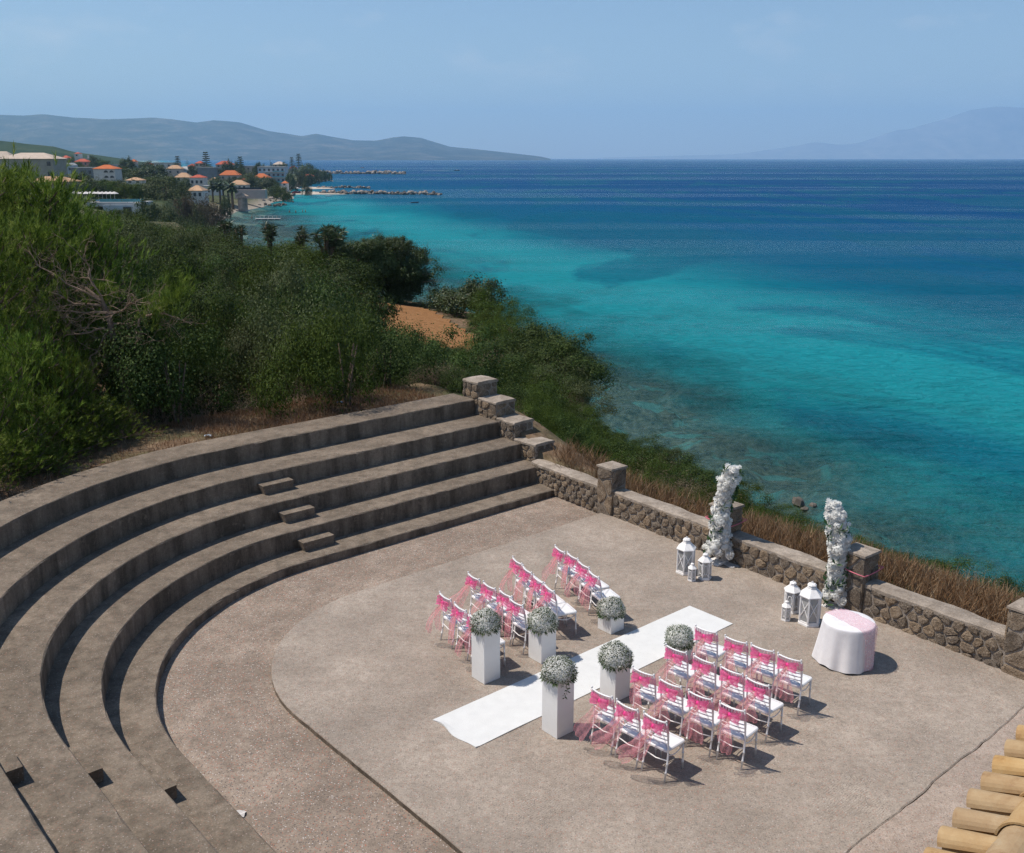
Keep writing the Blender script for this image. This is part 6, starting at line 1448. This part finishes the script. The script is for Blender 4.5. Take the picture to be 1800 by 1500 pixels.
# pool terrace with umbrellas
d = 255; c = on_y(205, 372, d); k = d / FPX
t = thing('pool_terrace', 'white pool terrace with turquoise glass fence below the hedge', 'terrace', (c[0], c[1], c[2]))
part_box('deck', 'r_flat', t, (-2.5 * k, 4, 12 * k), (92 * k, 9, 1.0)); part_box('deck_wall', 'w_blue', t, (10 * k, -.6, 4 * k), (60 * k, 1.0, 14 * k)); part_box('glass_fence', 'turq_panel', t, (12 * k, -.3, 18.5 * k), (76 * k, .1, 5 * k)); part_box('pool_window', 'pane', t, (22 * k, -1.13, 3 * k), (14 * k, .1, 10 * k)); part_box('side_wall', 'w_white', t, (40 * k, -1.0, 6 * k), (12 * k, 1.4, 16 * k))
um = MB(); um.lathe([(1.45, 2.25), (1.42, 2.32), (.75, 2.68), (.06, 2.95)], 8); UC = um.mesh('canopy', M['w_white']); um = MB(); um.tube([(0, 0, 0), (0, 0, 2.9)], .05, 6); UP = um.mesh('pole', M['w_white'])
for i in range(11):
    p = on_y(134 + 7.0 * i, 358 - .2 * i, d + 7); zt = c[2] + 12 * k + .5; u_ = thing('parasol', f'white parasol, {["first", "second", "third", "fourth", "fifth", "sixth", "seventh", "eighth", "ninth", "tenth", "last"][i]} from the left in the row on the pool terrace', 'parasol', (p[0], p[1] - .6, zt), 0, 'parasols on the pool terrace', .82); link('canopy', UC, u_); link('pole', UP, u_)
lg = MB(); lg.box((0, 0, .3), (.7, 1.9, .12)); lg.box((0, .7, .5), (.7, .5, .1)); LG = lg.mesh('sunbed', M['blue_cloth']); lgf = MB()
for x_ in (-.3, .3):
    for y_ in (-.8, .8): lgf.box((x_, y_, .12), (.06, .06, .24))
LGF = lgf.mesh('sunbed_frame', M['w_white'])
for i in range(8):
    p = on_y(170 + 7.2 * i, 353, d + 2.5); u_ = thing('sunbed', f'blue sunbed, {["first", "second", "third", "fourth", "fifth", "sixth", "seventh", "last"][i]} from the left on the pool terrace', 'sunbed', (p[0], c[1] + 2.2, c[2] + 12 * k + .5), R(15), 'sunbeds on the pool terrace'); link('mattress', LG, u_); link('frame', LGF, u_)
for i, (px, py, d_) in enumerate(((362, 318, 640), (340, 324, 600), (347, 323, 605), (522, 326, 720), (527, 327, 715), (512, 325, 730))):
    p = on_y(px, py + 5, d_); zg = float(height(p[0], p[1])); u_ = thing('parasol', ['white parasol at the right of the taverna', 'white parasol at the left of the taverna', 'white parasol in the middle of the taverna terrace', 'white parasol behind the red boat', 'white parasol right above the red boat', 'white parasol beside the modern hotel'][i], 'parasol', (p[0], p[1], min(p[2], zg)), 0, 'parasols in the village', 1.2); link('canopy', UC, u_); link('pole', UP, u_)
# stone terrace wall and straw hut by the shore
d = 470; k = d / FPX; c = on_y(440, 348, d); t = thing('terrace_wall', 'stone retaining wall with dark railing above the rocky shore', 'wall', (c[0], c[1], c[2])); part_box('masonry', 'w_rose', t, (0, 2, 6 * k), (52 * k, 4, 15 * k)); part_box('railing', 'pane', t, (-2 * k, .1, 15.5 * k), (44 * k, .08, 3.5 * k))
d = 442; k = d / FPX; c = on_y(427, 362, d); t = thing('straw_hut', 'round beach hut with a conical straw roof on a stone base', 'hut', (c[0], c[1], c[2]))
mb = MB(); mb.lathe([(2.1, -3.0), (2.1, 13 * k)], 12); mb.build('base', M['rock'], t); mb = MB(); mb.lathe([(2.9, 16.2 * k), (2.8, 16.6 * k), (.15, 22 * k)], 12); mb.build('roof', M['straw'], t)
for a in range(4):
    mb = MB(); q = a * 1.5708 + .5; mb.tube([(1.5 * math.cos(q), 1.5 * math.sin(q), 13 * k - .1), (1.5 * math.cos(q), 1.5 * math.sin(q), 16.6 * k)], .09, 6); mb.build('post', M['wood'], t)

# ------------------------------------------------------------------ breakwaters, rocks, beach, boats
def rock_mesh(seed):
    rg = np.random.default_rng(seed); mb = MB(); mb.lathe([(.45, -.5), (.95, -.25), (1.0, .15), (.7, .55), (.25, .8)], 7, (0, 0, 0), rg.random()); mb.v = [tuple(np.array(v) * (1 + .45 * (rg.random() - .5))) for v in mb.v]; return mb
RK = {m: [rock_mesh(s_).mesh('boulder', M[m]) for s_ in range(4)] for m in ('rock', 'rockdark')}
def rocks(name, label, path, n, size, rg, spread=1.5, dark=.35):
    P = np.array([on_z(px, py, SEA) for px, py in path]); L = np.r_[0, np.cumsum(np.linalg.norm(np.diff(P, axis=0), axis=1))]; t = thing(name, label, 'breakwater' if 'break' in name else 'rocks', P[0])
    for i in range(n):
        s_ = L[-1] * (i + rg.random()) / n; p = np.array([np.interp(s_, L, P[:, q]) for q in range(3)]) - P[0]; r = size * (.55 + .8 * rg.random()); off = rg.normal() * spread; dk = 'rockdark' if rg.random() < dark or abs(off) > spread * 1.3 else 'rock'
        o = link('boulder', RK[dk][i % 4], t, (p[0] + rg.normal() * .4, p[1] + off, (.15 if abs(off) > spread * .7 else .75) * r + rg.random() * .3)); o.scale = (r, r * .9, r * .8); o.rotation_euler = (rg.random() * .5, rg.random() * .5, rg.random() * 6)
rgr = np.random.default_rng(12)
rocks('breakwater', 'nearest long breakwater of pale boulders reaching into the bay', [(562, 341), (640, 341.5), (700, 342), (775, 343)], 120, 1.25, rgr, 1.6)
rocks('breakwater', 'low short groyne just behind the nearest breakwater', [(558, 331), (600, 331), (652, 332)], 60, 1.0, rgr, 1.2)
rocks('breakwater', 'farthest breakwater of boulders beyond the wooded point', [(556, 306), (620, 306), (714, 306.5)], 90, 2.6, rgr, 4)
rocks('shore_rocks', 'dark rocks lying in the shallows in front of the straw hut', [(428, 366), (455, 363), (478, 362), (492, 364), (497, 361)], 30, .8, rgr, 1.5, .75)
rocks('shore_rocks', 'line of rocks in the water right of the terrace wall', [(470, 356), (500, 355), (516, 356)], 16, .5, rgr, .8, .8)
rocks('shore_rocks', 'rocky bank below the terrace wall', [(398, 368), (420, 363), (440, 360), (470, 356), (488, 349), (520, 344)], 70, 1.2, rgr, 3.0, .3)
rocks('shore_rocks', 'rocky bank under the tamarisk bushes', [(378, 388), (392, 374), (402, 366)], 40, 1.2, rgr, 3, .4)
rocks('shore_rocks', 'low rocks in front of the far beach', [(548, 320), (570, 319), (588, 319)], 16, .8, rgr, 1, .6)
rocks('shore_rocks', 'half sunken reef rocks near the foot of the cliff', [(1412, 894), (1424, 898)], 3, .45, rgr, .3, 1.0)
def sandbar(name, label, pts):
    P = [on_z(px, py, SEA) for px, py in pts]; mb = MB(); c = np.mean(P, 0); n = len(P); V = [p + [0, 0, .08] for p in P] + [c + (p - c) * .75 + [0, 0, .45] for p in P] + [p - [0, 0, .8] for p in P]
    mb.add(V, [(i, (i + 1) % n, n + (i + 1) % n, n + i) for i in range(n)] + [tuple(n + i for i in range(n))] + [(2 * n + i, 2 * n + (i + 1) % n, (i + 1) % n, i) for i in range(n)]); struct(mb.build(name, M['sand']), label)
sandbar('beach', 'pale sand spit at the root of the nearest breakwater', [(505, 342), (540, 342.3), (600, 342), (625, 341.4), (600, 339.5), (560, 337.8), (520, 337)])
sandbar('beach', 'narrow sandy beach at the root of the low groyne', [(530, 333.5), (560, 332.6), (590, 332), (575, 330.6), (545, 329.2), (532, 329.5)])
def hull(mb, L, W, H):
    st = [(-.5, .75, .9), (-.2, 1, .92), (.2, .9, 1), (.42, .45, 1.12), (.5, .03, 1.25)]; V = []
    for x, w, h in st: V += [(x * L, -w * W / 2, h * H), (x * L, -w * W * .32, 0), (x * L, w * W * .32, 0), (x * L, w * W / 2, h * H)]
    F = [(i * 4 + j, (i + 1) * 4 + j, (i + 1) * 4 + j + 1, i * 4 + j + 1) for i in range(4) for j in range(3)] + [(i * 4 + 3, (i + 1) * 4 + 3, (i + 1) * 4, i * 4) for i in range(4)] + [(0, 1, 2, 3)]; mb.add(V, F)
def boat(px, py, L, col, label, rz, name='motor_boat', cabin=True, wake=0):
    p = on_z(px, py, SEA); t = thing(name, label, 'boat', (p[0], p[1], SEA - .1), rz); mb = MB(); hull(mb, L, L * .34, L * .14); mb.build('hull', M[col], t)
    if cabin:
        mb = MB(); mb.box((-.02 * L, 0, L * .18), (L * .26, L * .2, L * .12)); cb = mb.build('cabin', M['boat_white'], t); mb = MB(); mb.box((.115 * L, 0, L * .20), (L * .02, L * .19, L * .06)); mb.build('windscreen', M['pane'], cb)
    if wake:
        mb = MB(); mb.add([(-.4 * L, -.16 * L, .14), (-.4 * L, .16 * L, .14), (-wake * .6, .5 * L, .12), (-wake, .3 * L, .115), (-wake, -.3 * L, .115), (-wake * .6, -.5 * L, .12)], [(0, 1, 2, 3, 4, 5)][0:1]); w = mb.build('wake_foam', M['foam'], None, (p[0], p[1], SEA)); w.rotation_euler = (0, 0, rz); tag(w, 'white wake trailing behind the speeding boat', 'wake')
boat(803, 300.5, 10, 'boat_dark', 'dark speedboat running right with a long white wake', R(2), 'speedboat', True, 60)
boat(637, 295.5, 9, 'boat_red', 'small reddish boat on the bay beyond the far breakwater', R(20))
boat(729, 357, 4.2, 'boat_dark', 'small dark rowing boat alone in the turquoise bay', R(25), 'rowing_boat', False)
boat(578, 345.5, 4.5, 'boat_white', 'white dinghy moored below the nearest breakwater', R(5), 'dinghy', False)
boat(672, 305.2, 9, 'boat_white', 'white motor boat moored against the farthest breakwater', R(0))
boat(561, 339, 5.5, 'boat_dark', 'dark boat pulled up on the sand spit', R(10), 'rowing_boat', False)
boat(437, 371, 2.6, 'boat_white', 'small white boat close to the rocky shore', R(70), 'dinghy', False)
p = on_y(521, 340.5, 600); t = thing('red_boat', 'dark red boat lying ashore at the sand spit', 'boat', (p[0], p[1], p[2] + .1), R(3)); mb = MB(); hull(mb, 5.2, 2.0, 1.1); mb.build('hull', M['boat_red'], t); mb = MB(); mb.box((-.6, 0, 1.15), (1.8, 1.3, .5)); mb.build('cabin', M['boat_dark'], t)
# floating jetty
p0 = on_z(449, 386.5, SEA); p1 = on_z(493, 386.5, SEA); t = thing('floating_jetty', 'low white floating jetty off the rocky shore', 'jetty', p0); L = p1[0] - p0[0]
part_box('deck', 'w_white', t, (L / 2, 0, .35), (L, 2.0, .22))
for i in range(7): part_box('rail_post', 'w_white', t, (L * i / 6, .9, .95), (.12, .12, 1.0))
part_box('rail', 'w_white', t, (L / 2, .9, 1.42), (L, .08, .08))
for i in range(4): part_box('float', 'boat_dark', t, (L * (i + .5) / 4, 0, .06), (L / 6, 1.7, .36))
p0 = on_z(383, 386, SEA); p1 = on_z(404, 386, SEA); t = thing('plank_pier', 'narrow dark plank pier leading out from the rocks', 'pier', p0); part_box('walkway', 'wood', t, ((p1 - p0)[0] / 2, 0, .5), ((p1 - p0)[0], 1.0, .12))
for i in range(5): part_box('pile', 'wood', t, ((p1 - p0)[0] * i / 4, 0, -.2), (.15, .15, 1.4))
# bathers standing in the shallow water
def bather():
    mb = MB(); mb.lathe([(.10, -.6), (.17, -.3), (.155, 0), (.20, .28), (.215, .42), (.16, .50), (.065, .54), (.06, .60), (.09, .65), (.105, .74), (.085, .84), (.03, .88)], 10); mb.v = [(x, y * .62 if z < .5 else y, z) for x, y, z in mb.v]
    for s_ in (-1, 1): mb.tube([(s_ * .17, 0, .44), (s_ * .25, -.03, .22), (s_ * .24, -.12, .02)], [.055, .045, .035], 6)
    return mb.mesh('person', M['skin'], True)
BT = bather()
for i, (px, py) in enumerate(((509, 374), (520, 374.5), (532, 373.5), (537, 373.5), (443, 384))):
    p = on_z(px, py, SEA); o = link('person', BT, None, (p[0], p[1], SEA + .15), R(40 * i), 1.15); tag(o, ['leftmost bather standing in the shallow bay', 'second bather from the left in the shallow bay', 'third bather from the left in the shallow bay', 'rightmost bather in the shallow bay', 'bather at the end of the floating jetty'][i], 'person', 'bathers in the bay')
# scraps of litter on the stones
for px, py, z, lab, mt in ((598, 709, 1.64, 'small blue scrap of plastic on the ground behind the top tier', 'blue_cloth'), (366, 767, 1.64, 'small pale blue scrap behind the top tier near the dead stalks', 'w_blue'), (419, 1433, ZF, 'small white scrap on the lower floor by the kerb', 'w_white')):
    p = on_z(px, py, z); mb = MB(); G = np.array([[(.09 * (i - 1), .06 * (j - 1), .012 + .025 * ((i + j) % 2)) for j in range(3)] for i in range(3)]); mb.sheet(G); tag(mb.build('litter_scrap', M[mt], None, (p[0], p[1], max(z, float(height(p[0], p[1])) if z > 1 else z))), lab, 'litter')
